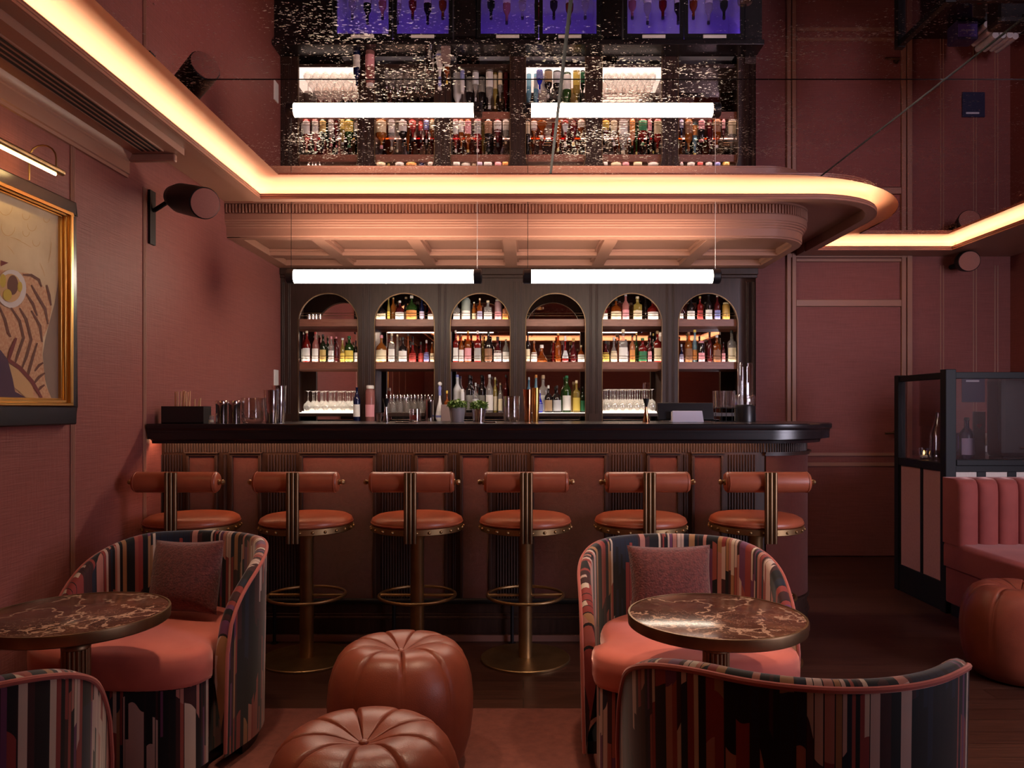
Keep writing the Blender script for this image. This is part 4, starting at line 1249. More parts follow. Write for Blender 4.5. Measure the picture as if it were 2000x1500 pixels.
def herb(px, Y, r, h, m, lb, seed):
    t = thing('herb_pot', lb, 'plant', onbar(px, Y))
    obj('pot', MB().lathe([(r * 0.8, 0), (r, h), (r * 0.93, h), (r * 0.85, h * 0.9), (0, h * 0.88)], 20), m, t)
    rr = random.Random(seed)
    mb = MB()
    for i in range(240):
        a, d = rr.uniform(0, 2 * PI), rr.uniform(0, 1) ** 0.6 * r * 1.22
        zc = h * 0.95 + rr.uniform(0, 0.055) * (1 - 0.4 * d / (r * 1.22))
        p = Vector((d * math.cos(a), d * math.sin(a), zc))
        mb.rod((p.x * 0.5, p.y * 0.5, h * 0.88), p, 0.0008, 4)
        q = Matrix.Translation(p) @ Matrix.Rotation(a, 4, 'Z') @ Matrix.Rotation(rr.uniform(-0.9, 0.6), 4, 'Y') @ Matrix.Rotation(rr.uniform(-0.8, 0.8), 4, 'X')
        s_ = rr.uniform(0.010, 0.017)
        vs = [q @ Vector(c) for c in ((-s_, 0, 0), (0, -s_ * 0.55, 0.002), (s_, 0, -0.002), (0, s_ * 0.55, 0.002))]
        mb.add(vs, [(0, 1, 2, 3)])
    obj('leaves', mb, M['leaf'], t, 0)
herb(893, 4.50, 0.048, 0.085, plain('grey_pot', (0.30, 0.27, 0.27), 0.5), 'leafy green herb in a grey pot beside the ceramic decanter', 3)
herb(935, 4.50, 0.043, 0.080, M['steel'], 'leafy green herb in a steel pot touching the grey pot', 5)
for px in (785, 960):
    o = obj('steel_drain', MB().box((-0.035, -0.02, 0), (0.035, 0.02, 0.006)), M['steel'], None, 0, 0.002)
    o.location = onbar(px if px < 900 else 957, 4.25)
    tag(o, 'flat steel bar plate on the counter near the %s' % ('pink drink' if px < 900 else 'herb pots'), 'plate')
# till screen seen from behind
t = thing('till_screen', 'black till screen turned to the bartender on the bar counter', 'till', onbar(1340, 4.42))
hw = 55 * 4.42 / FPX
mb = MB().box((-hw, -0.012, 0.0), (hw, 0.012, 0.105)).xf(Matrix.Rotation(-0.35, 4, 'X') @ Matrix.Translation((0, 0, 0.012)))
obj('screen', mb, M['black'], t, 0, 0.006)
mb = MB()
mb.add([(-0.09, -0.055, 0.0), (0.09, -0.055, 0.0), (0.085, -0.035, 0.065), (-0.085, -0.035, 0.065), (-0.09, 0.03, 0.0), (0.09, 0.03, 0.0), (0.085, 0.01, 0.06), (-0.085, 0.01, 0.06)],
       [(0, 1, 2, 3), (7, 6, 5, 4), (0, 4, 5, 1), (3, 2, 6, 7), (0, 3, 7, 4), (1, 5, 6, 2)])
obj('stand', mb, M['lilac_white'], t, 0, 0.003, label='pale lilac stand')
# glassware by the end of the bar
t = thing('wire_rack', 'black wire rack holding ribbed tumblers beside the glass dispenser', 'rack', onbar(1414, 4.56))
mb = MB()
for sx in (-0.062, 0, 0.062):
    for sy in (-0.05, 0.05):
        mb.rod((sx, sy, 0), (sx, sy, 0.082), 0.002, 6)
for z in (0.002, 0.08):
    mb.tube([(-0.062, -0.05, z), (0.062, -0.05, z), (0.062, 0.05, z), (-0.062, 0.05, z)], 0.002, 6, True)
for sx in (-0.04, -0.02, 0.0, 0.02, 0.04):
    mb.rod((sx, -0.05, 0.08), (sx, 0.05, 0.08), 0.0015, 6)
obj('wire_frame', mb, M['matt_black'], t)
src = None
for i in range(2):
    for j in range(2):
        loc = Vector(onbar(1414, 4.56)) + Vector((-0.031 + 0.062 * i, -0.022 + 0.05 * j, 0.0825))
        if src is None:
            mb = MB()
            seg = 40
            rows = []
            for r_, z in ((0.022, 0.0), (0.026, 0.004), (0.0285, 0.10), (0.027, 0.10), (0.024, 0.012), (0.001, 0.010)):
                rows.append([(r_ * (1 + (0.035 if k % 2 else -0.035) * (1 if z > 0.002 else 0)) * math.cos(2 * PI * k / seg), r_ * (1 + (0.035 if k % 2 else -0.035)) * math.sin(2 * PI * k / seg), z) for k in range(seg)])
            mb.loft(rows, True)
            src = obj('ribbed_tumbler', mb, M['tumbler'], None, 30)
            src.location = loc
            tag(src, 'ribbed clear tumbler standing on the black wire rack', 'glass', 'ribbed tumblers on the wire rack')
        else:
            dup(src, loc)
t = thing('glass_dispenser', 'tall clear glass cylinder dispenser on a black base at the bar', 'dispenser', onbar(1455, 4.62))
obj('base', MB().lathe([(0.062, 0), (0.062, 0.09), (0.055, 0.10), (0, 0.101)], 28), M['black'], t)
obj('collar', MB().lathe([(0.058, 0.101), (0.060, 0.105), (0.060, 0.15), (0.054, 0.16)], 28, caps=False), M['tumbler'], t)
obj('cylinder', MB().lathe([(0.045, 0.102), (0.045, 0.34), (0.041, 0.352), (0.02, 0.356), (0.0, 0.357)], 28, caps=False), M['glass'], t)
obj('inner_tube', MB().lathe([(0.030, 0.103), (0.030, 0.33), (0, 0.331)], 24, caps=False), M['glass'], t)

# ------------------------------------------------------------------ pendant tubes
def tube_light(p0, p1, lb):
    Yt, z = 4.84, EYE + (VY - 540) * 4.84 / FPX
    xa, xb = (p0 - VX) * Yt / FPX, (p1 - VX) * Yt / FPX
    t = thing('pendant_tube_light', lb, 'pendant light', ((xa + xb) / 2, Yt, z))
    h = (xb - xa) / 2
    q = Matrix.Rotation(PI / 2, 4, 'Y')
    obj('diffuser', MB().lathe([(0.0425, -h), (0.0425, h)], 32).xf(q), M['tube'], t)
    for s_ in (-1, 1):
        obj('end_cap', MB().lathe([(0.0465, 0.0), (0.0465, 0.045), (0.040, 0.052), (0.02, 0.053), (0, 0.053)], 32).xf(Matrix.Translation((s_ * (h - 0.002), 0, 0)) @ Matrix.Rotation(s_ * PI / 2, 4, 'Y')), M['black'], t)
        c = MB().rod((s_ * (h + 0.02), 0, 0.045), (s_ * (h + 0.02), 0, 2.592 - z), 0.0016, 6).lathe([(0.014, 2.587 - z), (0.014, 2.5945 - z)], 16, (s_ * (h + 0.02), 0, 0))
        obj('cord', c, M['white'] if s_ > 0 else M['matt_black'], t)
tube_light(575, 926, 'glowing white tube pendant over the bar, nearer the painting')
tube_light(1037, 1391, 'glowing white tube pendant over the bar, nearer the door')

# ------------------------------------------------------------------ bar stools
def make_stool():
    t = thing('bar_stool', 'x', 'stool', (0, 0, 0), 0, 'bar stools')
    obj('seat_cushion', MB().lathe([(0.215, 0.676), (0.224, 0.682), (0.226, 0.694), (0.221, 0.706), (0.200, 0.718), (0.15, 0.724), (0.08, 0.727), (0, 0.728)], 48), M['tan'], t)
    s_ = obj('seat_piping', MB().tube([(0.226 * math.cos(a * PI / 24), 0.226 * math.sin(a * PI / 24), 0.688) for a in range(48)], 0.003, 6, True), M['tan'], t)
    rim = obj('seat_rim', MB().lathe([(0.10, 0.646), (0.222, 0.646), (0.226, 0.649), (0.226, 0.676), (0.216, 0.678)], 48), M['brass'], t)
    mb = MB()
    for k in range(24):
        a = 2 * PI * (k + 0.5) / 24
        mb.sphere((0.2275 * math.cos(a), 0.2275 * math.sin(a), 0.661), 0.0075, 8, 6)
    obj('rivet_ring', mb, M['brass'], rim)
    mb = MB()
    for d in (-0.020, 0.0, 0.020):
        mb.lathe([(0.0095, 0.615), (0.0100, 0.62), (0.0100, 0.945), (0.0085, 0.949)], 12, (d, -0.2385, 0))
    mb.box((-0.026, -0.238, 0.625), (0.026, -0.2275, 0.943))
    obj('back_post', mb, M['brass_dark'], t)
    q = Matrix.Translation((0, -0.178, 0.898)) @ Matrix.Rotation(PI / 2, 4, 'Y')
    ro = obj('back_roll', MB().lathe([(0.030, -0.200), (0.041, -0.199), (0.047, -0.193), (0.049, -0.182), (0.049, 0.182), (0.047, 0.193), (0.041, 0.199), (0.030, 0.200)], 32).xf(q), M['tan'], t)
    for s_ in (-1, 1):
        obj('finial', MB().lathe([(0.014, 0), (0.014, 0.006), (0.007, 0.009), (0.011, 0.014), (0.013, 0.021), (0.009, 0.029), (0, 0.031)], 16).xf(Matrix.Translation((s_ * 0.2, -0.178, 0.898)) @ Matrix.Rotation(s_ * PI / 2, 4, 'Y')), M['brass'], ro)
        obj('seam_ring', MB().tube([(s_ * 0.186, -0.178 + 0.0494 * math.cos(a * PI / 12), 0.898 + 0.0494 * math.sin(a * PI / 12)) for a in range(24)], 0.0018, 6, True), M['tan'], ro)
    obj('column', MB().lathe([(0.034, 0.012), (0.034, 0.60), (0.05, 0.63), (0.09, 0.646)], 32), M['brass'], t)
    ring = MB().tube([(0.189 * math.cos(a * PI / 24), 0.189 * math.sin(a * PI / 24), 0.319) for a in range(48)], 0.0078, 10, True)
    obj('foot_ring', ring, M['brass'], t)
    obj('crossbar', MB().rod((-0.189, 0, 0.319), (0.189, 0, 0.319), 0.0075, 10), M['brass'], t)
    obj('base', MB().lathe([(0.222, 0), (0.223, 0.003), (0.223, 0.009), (0.220, 0.012), (0.0, 0.013)], 56), M['brass'], t)
    return t
stool = make_stool()
LBL = ['tan leather bar stool beside the painting wall, first of the row', 'tan leather bar stool second along from the painting wall', 'tan leather bar stool third from the painting wall, behind the rear pouf',
       'tan leather bar stool fourth from the painting wall, before the copper shaker', 'tan leather bar stool fifth from the painting wall, behind the armchair by the marble table', 'tan leather bar stool at the rounded end of the bar']
for i, (px, lb) in enumerate(zip((376, 599, 815, 1026, 1251, 1476), LBL)):
    loc = ((px - VX) * 3.827 / FPX, 3.827, 0)
    if i == 0:
        stool.location = loc
        stool['label'] = lb
    else:
        dup(stool, loc, R.uniform(-0.03, 0.03), lb)

# ------------------------------------------------------------------ added spots, out of view, that brighten the seating
for i, (x, y, e) in enumerate(((-0.95, 2.40, 3.5), (0.22, 2.45, 4.5), (0.95, 2.45, 4.0), (2.7, 2.45, 4.0))):
    t = thing('ceiling_spotlight', 'small round spotlight added in the mirrored ceiling ' + ('over the table below the painting', 'over the leather poufs', 'over the table away from the wall', 'over the red banquette')[i], 'spotlight', (x, y, ZM - 0.0005))
    obj('ring', MB().lathe([(0.060, -0.012), (0.060, 0.0), (0.045, 0.0), (0.045, -0.012)], 28, caps=False), M['brass'], t)
    lp_ = lamp('fill_spot', 'AREA', (0, 0, -0.006), (0, 0, -1), e, (1.0, 0.70, 0.48), 0.085)
    lp_.data.shape = 'DISK'
    lp_.data.spread = math.radians(75)
    lp_.parent = t

# ------------------------------------------------------------------ rug
rg = obj('rug', MB().box((-1.90, -1.2, 0.0002), (1.0, 3.17, 0.012)), M['rug'], None, 0, 0.004)
tag(rg, 'flat rust red rug under the armchairs and poufs', 'rug')

# ------------------------------------------------------------------ armchairs
CR, CT, CST = 0.36, 0.044, 0.13
def seat_outline(s=1.0, fr=0.365, wide=0.338):
    p = arc(0, 0, 0.292 * s, 90, 180, 12) + [(-0.292 * s, -0.10), (-0.31 * s, -0.145), (-wide * s, -0.165), (-wide * s, -0.22)]
    n = 12
    for i in range(1, n):
        a = PI + PI * i / n
        p.append((wide * s * math.cos(a), -0.22 + (fr * s - 0.22) * math.sin(a)))
    p += [(wide * s, -0.22), (wide * s, -0.165), (0.31 * s, -0.145), (0.292 * s, -0.10)] + arc(0, 0, 0.292 * s, 0, 90, 12)[:-1]
    return p
def shell_pt(l):
    sg = -1 if l < 0 else 1
    a = abs(l)
    q = CR * PI / 2
    if a <= q:
        th = a / CR
        return Vector((sg * CR * math.sin(th), CR * math.cos(th), 0)), Vector((sg * math.sin(th), math.cos(th), 0))
    return Vector((sg * CR, -(a - q), 0)), Vector((sg, 0, 0))
LH = CR * PI / 2 + CST
def shell_h(l):
    a = abs(l) / LH
    if a < 0.35:
        return 0.732
    t_ = (a - 0.35) / 0.65
    return 0.732 - 0.32 * (1 - math.sqrt(max(0.0, 1 - t_ ** 1.85)))
def make_chair(cushion_rot):
    t = thing('tub_armchair', 'x', 'armchair', (0, 0, 0), 0, 'striped tub armchairs')
    mb = MB()
    cols = 64
    ls = [-LH + 2 * LH * i / cols for i in range(cols + 1)]
    vs, uvs = [], []
    m = None
    for l in ls:
        p, n = shell_pt(l)
        h = shell_h(l)
        prof = []
        for k in range(7):
            z = 0.045 + (h - CT / 2 - 0.045) * k / 6
            prof.append((0.0 + 0.012 * (z / 0.75), z, z))
        for k in range(1, 7):
            a = PI * k / 6
            o_ = 0.012 * (h / 0.75) - CT / 2 + CT / 2 * math.cos(a)
            z = h - CT / 2 + CT / 2 * math.sin(a)
            prof.append((o_, z, h + 0.016 * k))
        for k in range(1, 6):
            z = h - CT / 2 - (h - CT / 2 - 0.30) * k / 5
            prof.append((0.012 * (z / 0.75) - CT, z, h + 0.1 + (h - z)))
        m = len(prof)
        for o_, z, v_ in prof:
            q = p + n * o_
            vs.append((q.x, q.y, z))
            uvs.append((l * 0.98, v_))
    fs = []
    for i in range(cols):
        for k in range(m - 1):
            fs.append((i * m + k, i * m + k + 1, (i + 1) * m + k + 1, (i + 1) * m + k))
    fs.append(tuple(range(m)))
    fs.append(tuple(cols * m + k for k in range(m - 1, -1, -1)))
    mb.add(vs, fs, 0, uvs)
    obj('shell', mb, M['stripe'], t, 55)
    pip = [(*(shell_pt(ls[0])[0] + shell_pt(ls[0])[1] * 0.002)[:2], 0.06)]
    for l in ls:
        p, n = shell_pt(l)
        h = shell_h(l)
        q = p + n * 0.010
        pip.append((q.x, q.y, h - CT * 0.30))
    pip.append((*(shell_pt(ls[-1])[0] + shell_pt(ls[-1])[1] * 0.002)[:2], 0.06))
    obj('piping', MB().tube(pip, 0.0065, 8), M['piping'], t, label='pink velvet piping')
    # skirt under the seat
    ol = seat_outline(0.955)
    n = len(ol)
    per = [0.0]
    for a, b in zip(ol, ol[1:] + ol[:1]):
        per.append(per[-1] + math.hypot(b[0] - a[0], b[1] - a[1]))
    vs, uvs, fs = [], [], []
    for k, z in enumerate((0.045, 0.12, 0.2, 0.28, 0.324)):
        for i in range(n + 1):
            x, y = ol[i % n]
            vs.append((x, y, z))
            uvs.append((per[i] + 3.1, z))
    for k in range(4):
        for i in range(n):
            fs.append((k * (n + 1) + i, k * (n + 1) + i + 1, (k + 1) * (n + 1) + i + 1, (k + 1) * (n + 1) + i))
    obj('skirt', MB().add(vs, fs, 0, uvs), M['stripe'], t, 60)
    obj('plinth', MB().prism(seat_outline(0.92), 0.0, 0.045).prism(arc(0, 0, 0.34, 0, 180, 20), 0.0, 0.044), M['black'], t, 30)
    # D-shaped seat
    rings = []
    for s_, z in ((0.93, 0.325), (0.985, 0.329), (1.0, 0.343), (1.005, 0.39), (1.0, 0.418), (0.975, 0.436), (0.90, 0.446), (0.70, 0.453), (0.4, 0.456), (0.02, 0.457)):
        k_ = min(1.0, max(0.0, (0.95 - s_) / 0.25))
        rings.append([((1 - k_) * x + k_ * 0.30 * s_ * math.cos(math.atan2(y + 0.03, x)), (1 - k_) * y + k_ * (0.32 * s_ * math.sin(math.atan2(y + 0.03, x)) - 0.03), z) for x, y in seat_outline(s_)])
    mb = MB().loft(rings, True, cap=True)
    obj('seat', mb, M['velvet'], t, 70)
    return t
chair = make_chair(0)
chair.location = (-1.335, 2.83, 0.0125)
chair.rotation_euler = (0, 0, math.radians(-14))
chair['label'] = 'striped tub armchair against the painting wall, facing the small marble table'
dup(chair, (0.570, 2.75, 0.0125), 0.0, 'striped tub armchair with its back to the last stools of the bar')
dup(chair, (0.605, 1.78, 0.0125), PI, 'striped tub armchair seen from behind, drawn up to the table away from the wall')
dup(chair, (-1.31, 1.62, 0.0125), math.radians(180 + 16), 'striped tub armchair seen from behind, by the table below the painting')
def pillow(loc, rot, sx, sz, lb):
    n = 22
    vs, fs = [], []
    for side in (1, -1):
        for i in range(n + 1):
            for j in range(n + 1):
                u, v = -1 + 2 * i / n, -1 + 2 * j / n
                th = 0.065 * ((1 - abs(u) ** 2.6) * (1 - abs(v) ** 2.6)) ** 0.55
                pin = 1 - 0.07 * (1 - abs(v) ** 2)
                pin2 = 1 - 0.07 * (1 - abs(u) ** 2)
                vs.append((u * sx / 2 * pin, side * th, v * sz / 2 * pin2))
    for s_ in (0, 1):
        b = s_ * (n + 1) ** 2
        for i in range(n):
            for j in range(n):
                f = (b + i * (n + 1) + j, b + (i + 1) * (n + 1) + j, b + (i + 1) * (n + 1) + j + 1, b + i * (n + 1) + j + 1)
                fs.append(f if s_ == 0 else f[::-1])
    o = obj('throw_pillow', MB().add(vs, fs), M['fuzzy'], None, 80)
    o.location = loc
    o.rotation_euler = rot
    tag(o, lb, 'cushion')
    return o
pillow((-1.272, 2.893, 0.616), (math.radians(-13), math.radians(-3), math.radians(-18)), 0.32, 0.272, 'fuzzy burgundy cushion in the armchair against the painting wall')
pillow((0.545, 2.84, 0.606), (math.radians(-13), 0, math.radians(3)), 0.315, 0.272, 'fuzzy burgundy cushion in the armchair backing onto the bar stools')

# ------------------------------------------------------------------ marble tables
def make_table():
    t = thing('marble_table', 'x', 'table', (0, 0, 0), 0, 'round marble tables')
    zt_ = 0.632
    obj('table_top', MB().lathe([(0.0, zt_ - 0.012), (0.250, zt_ - 0.012), (0.250, zt_ - 0.001), (0.248, zt_), (0.0, zt_)], 72), M['marble'], t)
    obj('rim', MB().lathe([(0.0, zt_ - 0.034), (0.250, zt_ - 0.034), (0.256, zt_ - 0.030), (0.2575, zt_ - 0.004), (0.256, zt_ + 0.001), (0.2505, zt_ + 0.0015), (0.2505, zt_ - 0.013)], 72, caps=False), M['brass_dark'], t)
    obj('neck', MB().lathe([(0.029, 0.54), (0.029, 0.598), (0.06, 0.5985)], 32), M['brass_dark'], t)
    mb = MB().lathe([(0.034, 0.02), (0.034, 0.525), (0.040, 0.528), (0.040, 0.536), (0.036, 0.541), (0, 0.542)], 32)
    for k in range(18):
        a = 2 * PI * k / 18
        mb.rod((0.034 * math.cos(a), 0.034 * math.sin(a), 0.02), (0.034 * math.cos(a), 0.034 * math.sin(a), 0.526), 0.0052, 8)
    obj('fluted_column', mb, M['brass_dark'], t)
    obj('base', MB().lathe([(0.130, 0), (0.130, 0.010), (0.09, 0.018), (0.045, 0.024), (0, 0.025)], 48), M['brass_dark'], t)
    return t
table = make_table()
table.location = (0.566, 2.255, 0.0125)
table['label'] = 'round brown marble table with brass rim between the two armchairs away from the wall'
dup(table, (-1.325, 2.275, 0.0125), math.radians(70), 'round brown marble table with brass rim below the painting')

# ------------------------------------------------------------------ poufs
def make_pouf():
    t = thing('leather_pouf', 'x', 'pouf', (0, 0, 0), 0, 'leather poufs')
    seg, K = 144, 9
    base = [(0.0, 0.004), (0.15, 0.004), (0.195, 0.012), (0.222, 0.05), (0.240, 0.11), (0.249, 0.18), (0.250, 0.24), (0.244, 0.30), (0.232, 0.345), (0.215, 0.378), (0.195, 0.402), (0.172, 0.417), (0.148, 0.423), (0.122, 0.424), (0.095, 0.421), (0.068, 0.414), (0.042, 0.404), (0.02, 0.396), (0.006, 0.392)]
    rings = []
    for bi, (r, z) in enumerate(base):
        row = []
        for k in range(seg):
            a = 2 * PI * k / seg
            ph = (a * K / (2 * PI)) % 1.0
            d = min(ph, 1 - ph) * 2 * PI / K
            puff = abs(math.sin(ph * PI)) ** 0.6
            crease = math.exp(-(d / 0.026) ** 2)
            top = 1.0 if z > 0.37 else max(0.0, (z - 0.05) / 0.32) * 0.55 + 0.15
            rr = r * (1 + 0.004 * puff * top - 0.012 * crease * top) if r > 0.01 else r
            zz = z
            if z > 0.36:
                zz = z - 0.020 * crease * min(1, r / 0.05) * (0.3 + 0.7 * (1 - min(1, abs(r - 0.09) / 0.14))) + 0.003 * puff * min(1, r / 0.08)
            row.append((rr * math.cos(a), rr * math.sin(a), zz))
        rings.append(row)
    obj('body', MB().loft(rings, True), M['pouf'], t, 75)
    mb = MB()
    for s_ in range(K):
        a = 2 * PI * s_ / K
        pts = [(r * 0.985 * math.cos(a), r * 0.985 * math.sin(a), z - (0.012 if z > 0.36 else 0)) for r, z in base[4:11]]
        mb.tube(pts, 0.0028, 6)
    obj('seam', mb, M['pouf'], t)
    obj('button', MB().lathe([(0.013, 0.390), (0.013, 0.396), (0.009, 0.401), (0, 0.403)], 16), M['pouf'], t)
    return t
pouf = make_pouf()
pouf.location = (-0.424, 2.665, 0.0125)
pouf['label'] = 'cognac leather pumpkin pouf before the bar stools, farther of the two on the rug'
dup(pouf, (-0.402, 1.935, 0.0125), 0.5, 'cognac leather pumpkin pouf nearer the viewer on the rug, buttoned top')
dup(pouf, (2.318, 3.58, 0.0), 0.2, 'cognac leather pumpkin pouf beside the red channelled banquette')

# ------------------------------------------------------------------ booth screen, banquette, service station
PXm, Y_a, Y_b = 2.60, 4.70, 5.30
t = thing('booth_screen', 'black framed booth screen with glass above and pink cloth panels below', 'screen', (0, 0, 0))
for y, w_, h in ((Y_a, 0.065, 1.487), (Y_b, 0.055, 1.475)):
    obj('post', MB().box((PXm - w_ / 2, y - w_ / 2, 0), (PXm + w_ / 2, y + w_ / 2, h)), M['matt_black'], t, 0, 0.004)
obj('post', MB().box((3.56, Y_a - 0.03, 0), (3.62, Y_a + 0.03, 1.487)), M['matt_black'], t, 0, 0.004)
def rails(lo, hi, zs, axis):
    for z0, z1, dd in zs:
        if axis == 'y':
            obj('rail', MB().box((PXm - dd, lo, z0), (PXm + dd, hi, z1)), M['matt_black'], t, 0, 0.003)
        else:
            obj('rail', MB().box((lo, Y_a - dd, z0), (hi, Y_a + dd, z1)), M['matt_black'], t, 0, 0.003)
ya, yb = Y_a + 0.033, Y_b - 0.028
rails(ya, yb, ((1.43, 1.47, 0.02), (0.86, 0.91, 0.025), (0.0, 0.18, 0.02)), 'y')
rails(PXm + 0.033, 3.56, ((1.43, 1.47, 0.02), (0.86, 0.90, 0.022), (0.90, 0.935, 0.035), (0.0, 0.18, 0.02)), 'x')
obj('pane', MB().box((PXm - 0.003, ya, 0.91), (PXm + 0.003, yb, 1.43)), M['pane'], t, 0)
obj('pane', MB().box((PXm + 0.033, Y_a - 0.003, 0.935), (3.56, Y_a + 0.003, 1.43)), M['pane'], t, 0)
ym = (ya + yb) / 2 - 0.02
for a, b in ((ya + 0.012, ym - 0.014), (ym + 0.014, yb - 0.012)):
    obj('cloth_panel', MB().box((PXm - 0.012, a, 0.18), (PXm + 0.012, b, 0.86)), M['pink_cloth'], t, 0)
for a, b in ((ya, ya + 0.012), (ym - 0.014, ym + 0.014), (yb - 0.012, yb)):
    obj('stile', MB().box((PXm - 0.018, a, 0.18), (PXm + 0.018, b, 0.86)), M['matt_black'], t, 0)
xs_ = [PXm + 0.033 + 0.186 * i for i in range(6)]
for i in range(5):
    a = xs_[i]
    obj('cloth_panel', MB().box((a + 0.002, Y_a - 0.012, 0.18), (a + 0.135, Y_a + 0.012, 0.86)), M['cane'], t, 0)
    obj('stile', MB().box((a + 0.135, Y_a - 0.018, 0.18), (min(a + 0.188, 3.56), Y_a + 0.018, 0.86)), M['matt_black'], t, 0)

t = thing('banquette', 'red velvet channel backed banquette against the booth screen', 'sofa', (0, 0, 0))
bx0 = 2.545
mb = MB()
cw = 0.118
for i in range(9):
    c0 = bx0 + cw * i
    pr_ = [(c0 + cw / 2 - cw / 2 * math.cos(PI * k / 10), 4.52 - 0.055 * math.sin(PI * k / 10) ** 0.6) for k in range(11)]
    rings = []
    for z, ins in ((0.44, 0), (0.60, 0), (0.76, 0), (0.80, 0.006), (0.822, 0.02), (0.832, 0.045)):
        rings.append([(x, min(4.66, y + ins), z) for x, y in pr_] + [(c0 + cw, 4.66, z), (c0, 4.66, z)])
    mb.loft(rings, True, cap=True)
obj('channel_back', mb, M['sofa'], t, 45)
mb = MB()
rings = []
for s_, z in ((0.0, 0.30), (0.0, 0.42), (0.008, 0.444), (0.03, 0.455)):
    rings.append([(bx0 + s_, 3.86 + s_, z), (3.60, 3.86 + s_, z), (3.60, 4.65, z), (bx0 + s_, 4.65, z)])
obj('seat', MB().loft(rings, True, cap=True), M['sofa'], t, 60)
obj('base', MB().box((bx0 + 0.01, 3.89, 0.08), (3.60, 4.65, 0.30)), M['sofa'], t, 0, 0.01)
obj('plinth', MB().box((bx0 + 0.04, 3.93, 0.0), (3.58, 4.64, 0.08)), M['black'], t, 0)

t = thing('service_counter', 'dark service counter behind the booth screen', 'counter', (0, 0, 0))
obj('worktop', MB().box((2.72, 4.92, 0.86), (XR - 0.02, 5.42, 0.90)).box((3.22, 5.42, 0.86), (XR - 0.02, 6.36, 0.90)), M['black_wood'], t, 0, 0.004)
obj('carcase', MB().box((2.76, 4.97, 0.0), (XR - 0.04, 5.40, 0.86)).box((3.26, 5.40, 0.0), (XR - 0.04, 6.34, 0.86)), M['black_wood'], t, 0)
ZV = 0.9005
t = thing('tea_light', 'lit candle in a small glass on the service counter', 'candle', (2.765, 5.30, ZV))
obj('glass_cup', MB().lathe([(0.026, 0), (0.030, 0.004), (0.034, 0.075), (0.031, 0.075), (0.027, 0.01), (0, 0.009)], 20), M['glass'], t)
obj('candle', MB().lathe([(0.024, 0.0105), (0.024, 0.024), (0, 0.025)], 18), M['white'], t)
obj('flame', MB().lathe([(0.001, 0.027), (0.006, 0.036), (0.005, 0.046), (0, 0.060)], 12), M['flame'], t)
o = obj('glass_carafe', MB().lathe([(0.055, 0), (0.062, 0.006)] + [(0.062 + (0.003 if k % 2 else -0.002), 0.02 + 0.02 * k) for k in range(9)] + [(0.045, 0.22), (0.030, 0.27), (0.026, 0.31), (0.030, 0.32)], 22, caps=False), M['tumbler'], None, 60)
o.location = (2.83, 5.22, ZV)
tag(o, 'ribbed glass carafe on the service counter behind the screen glass', 'carafe')
bottle((3.06, 5.30, ZV), 0.048, 0.285, 'std', 'navy', 'lilac', 'black', 'navy bottle with lilac label behind the booth screen post', None, (0.1, 0.5))
mb = MB().box((-0.043, -0.004, 0), (0.043, 0.004, 0.325))
o = obj('menu_card', mb, [plain('grey_card', (0.16, 0.13, 0.12), 0.6)], None, 0, 0.001)
o.location = (3.18, 5.36, ZV)
tag(o, 'grey upright card with a small red heart on the service counter', 'card')
obj('heart', MB().sphere((-0.008, -0.005, 0.23), 0.011, 10, 6, (1, 0.1, 1)).sphere((0.008, -0.005, 0.23), 0.011, 10, 6, (1, 0.1, 1)).add([(-0.018, -0.0056, 0.225), (0.018, -0.0056, 0.225), (0, -0.0056, 0.205)], [(0, 1, 2)]), LB['red'], o)
t = thing('coffee_machine', 'black boxy machine with chrome bars on the service counter', 'machine', (3.33, 5.07, ZV))
obj('body', MB().box((-0.24, -0.10, 0.03), (0.30, 0.07, 0.555)), M['black'], t, 0, 0.03)
obj('top_bar', MB().rod((-0.10, -0.105, 0.52), (0.26, -0.105, 0.52), 0.013), M['steel'], t)
obj('grip', MB().rod((-0.12, -0.108, 0.09), (-0.02, -0.108, 0.09), 0.008), M['steel'], t)
obj('foot', MB().box((-0.22, -0.09, 0), (0.28, 0.06, 0.03)), M['matt_black'], t, 0)
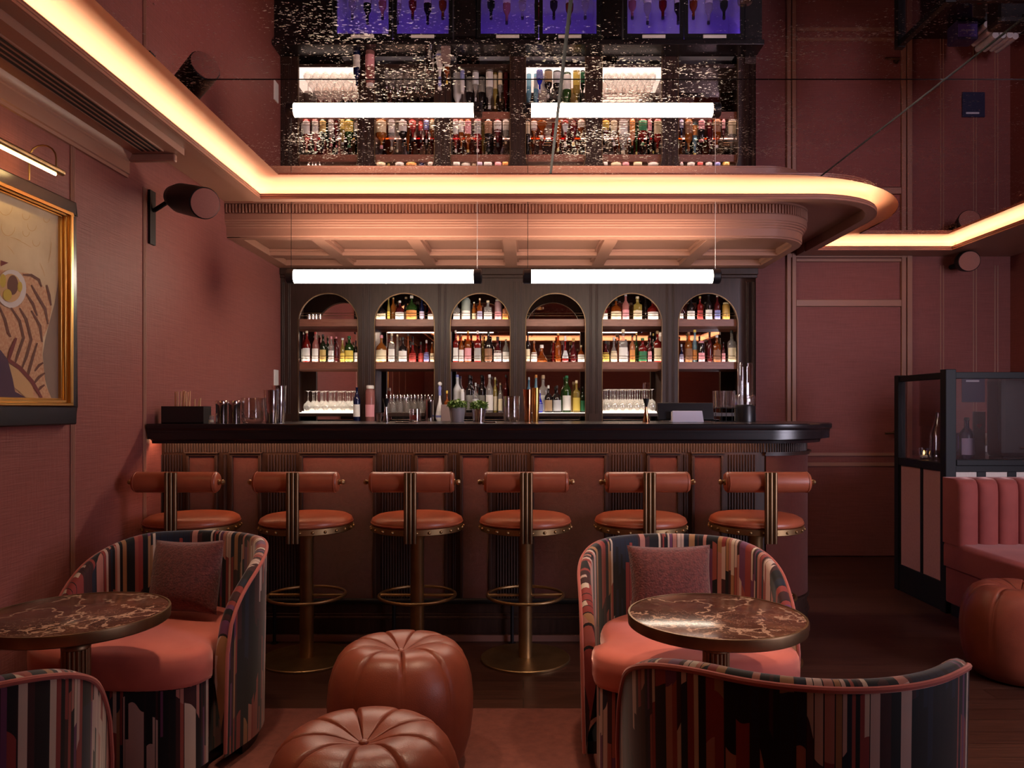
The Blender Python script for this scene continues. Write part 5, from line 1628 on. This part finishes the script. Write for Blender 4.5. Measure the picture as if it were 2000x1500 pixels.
t = thing('napkin_dispenser', 'purple and black napkin dispenser on the service counter', 'dispenser', (3.50, 6.12, ZV))
obj('body', MB().box((-0.09, -0.07, 0), (0.09, 0.07, 0.15)), plain('violet_black', (0.05, 0.035, 0.11), 0.4), t, 0, 0.015)
obj('face_plate', MB().box((-0.075, -0.074, 0.03), (0.075, -0.069, 0.13)), plain('violet_card', (0.14, 0.09, 0.42), 0.4), t, 0, 0.002)
cu = bpy.data.curves.new('lettering', 'FONT')
cu.body = 'xpressnap'
cu.size = 0.026
cu.align_x = 'CENTER'
cu.extrude = 0.0006
lt = bpy.data.objects.new('lettering', cu)
lt.data.materials.append(M['lilac_white'])
lt.location = (0, -0.0748, 0.075)
lt.rotation_euler = (PI / 2, 0, 0)
C.objects.link(lt)
bpy.context.view_layer.update()
me_ = bpy.data.meshes.new_from_object(lt)
mx_ = lt.matrix_world.copy()
bpy.data.objects.remove(lt)
lt = bpy.data.objects.new('lettering', me_)
C.objects.link(lt)
lt.matrix_world = mx_
lt.parent = t
src = None
rolls = []
for row, (n, z) in enumerate(((6, 0.0), (5, 0.046), (4, 0.092))):
    for i in range(n):
        loc = (3.66 + i * 0.056 + row * 0.028, 6.17 + R.uniform(-0.015, 0.015), ZV + 0.028 + z)
        if src is None:
            src = obj('napkin_roll', MB().lathe([(0.018, -0.12), (0.026, -0.118), (0.027, 0.0), (0.026, 0.118), (0.018, 0.12)], 18).xf(Matrix.Rotation(PI / 2, 4, 'X')), noisy('white_cloth', (0.6, 0.55, 0.54), (0.72, 0.68, 0.66), 40, 0.9))
            src.location = loc
            tag(src, 'rolled white cloth napkin in the pile on the service counter', 'napkin', 'rolled napkins on the service counter')
        else:
            dup(src, loc)
o = obj('notice_board', MB().box((0, 0, 0), (0.19, 0.012, 0.21)), plain('navy_board', (0.02, 0.02, 0.06), 0.4), None, 0, 0.002)
o.location = (3.69, YD - 0.0125, 1.30)
tag(o, 'navy notice board on the wall behind the booth screen', 'notice board')
obj('header', MB().box((0.03, -0.003, 0.17), (0.14, 0.0, 0.185)), M['lilac_white'], o, 0)
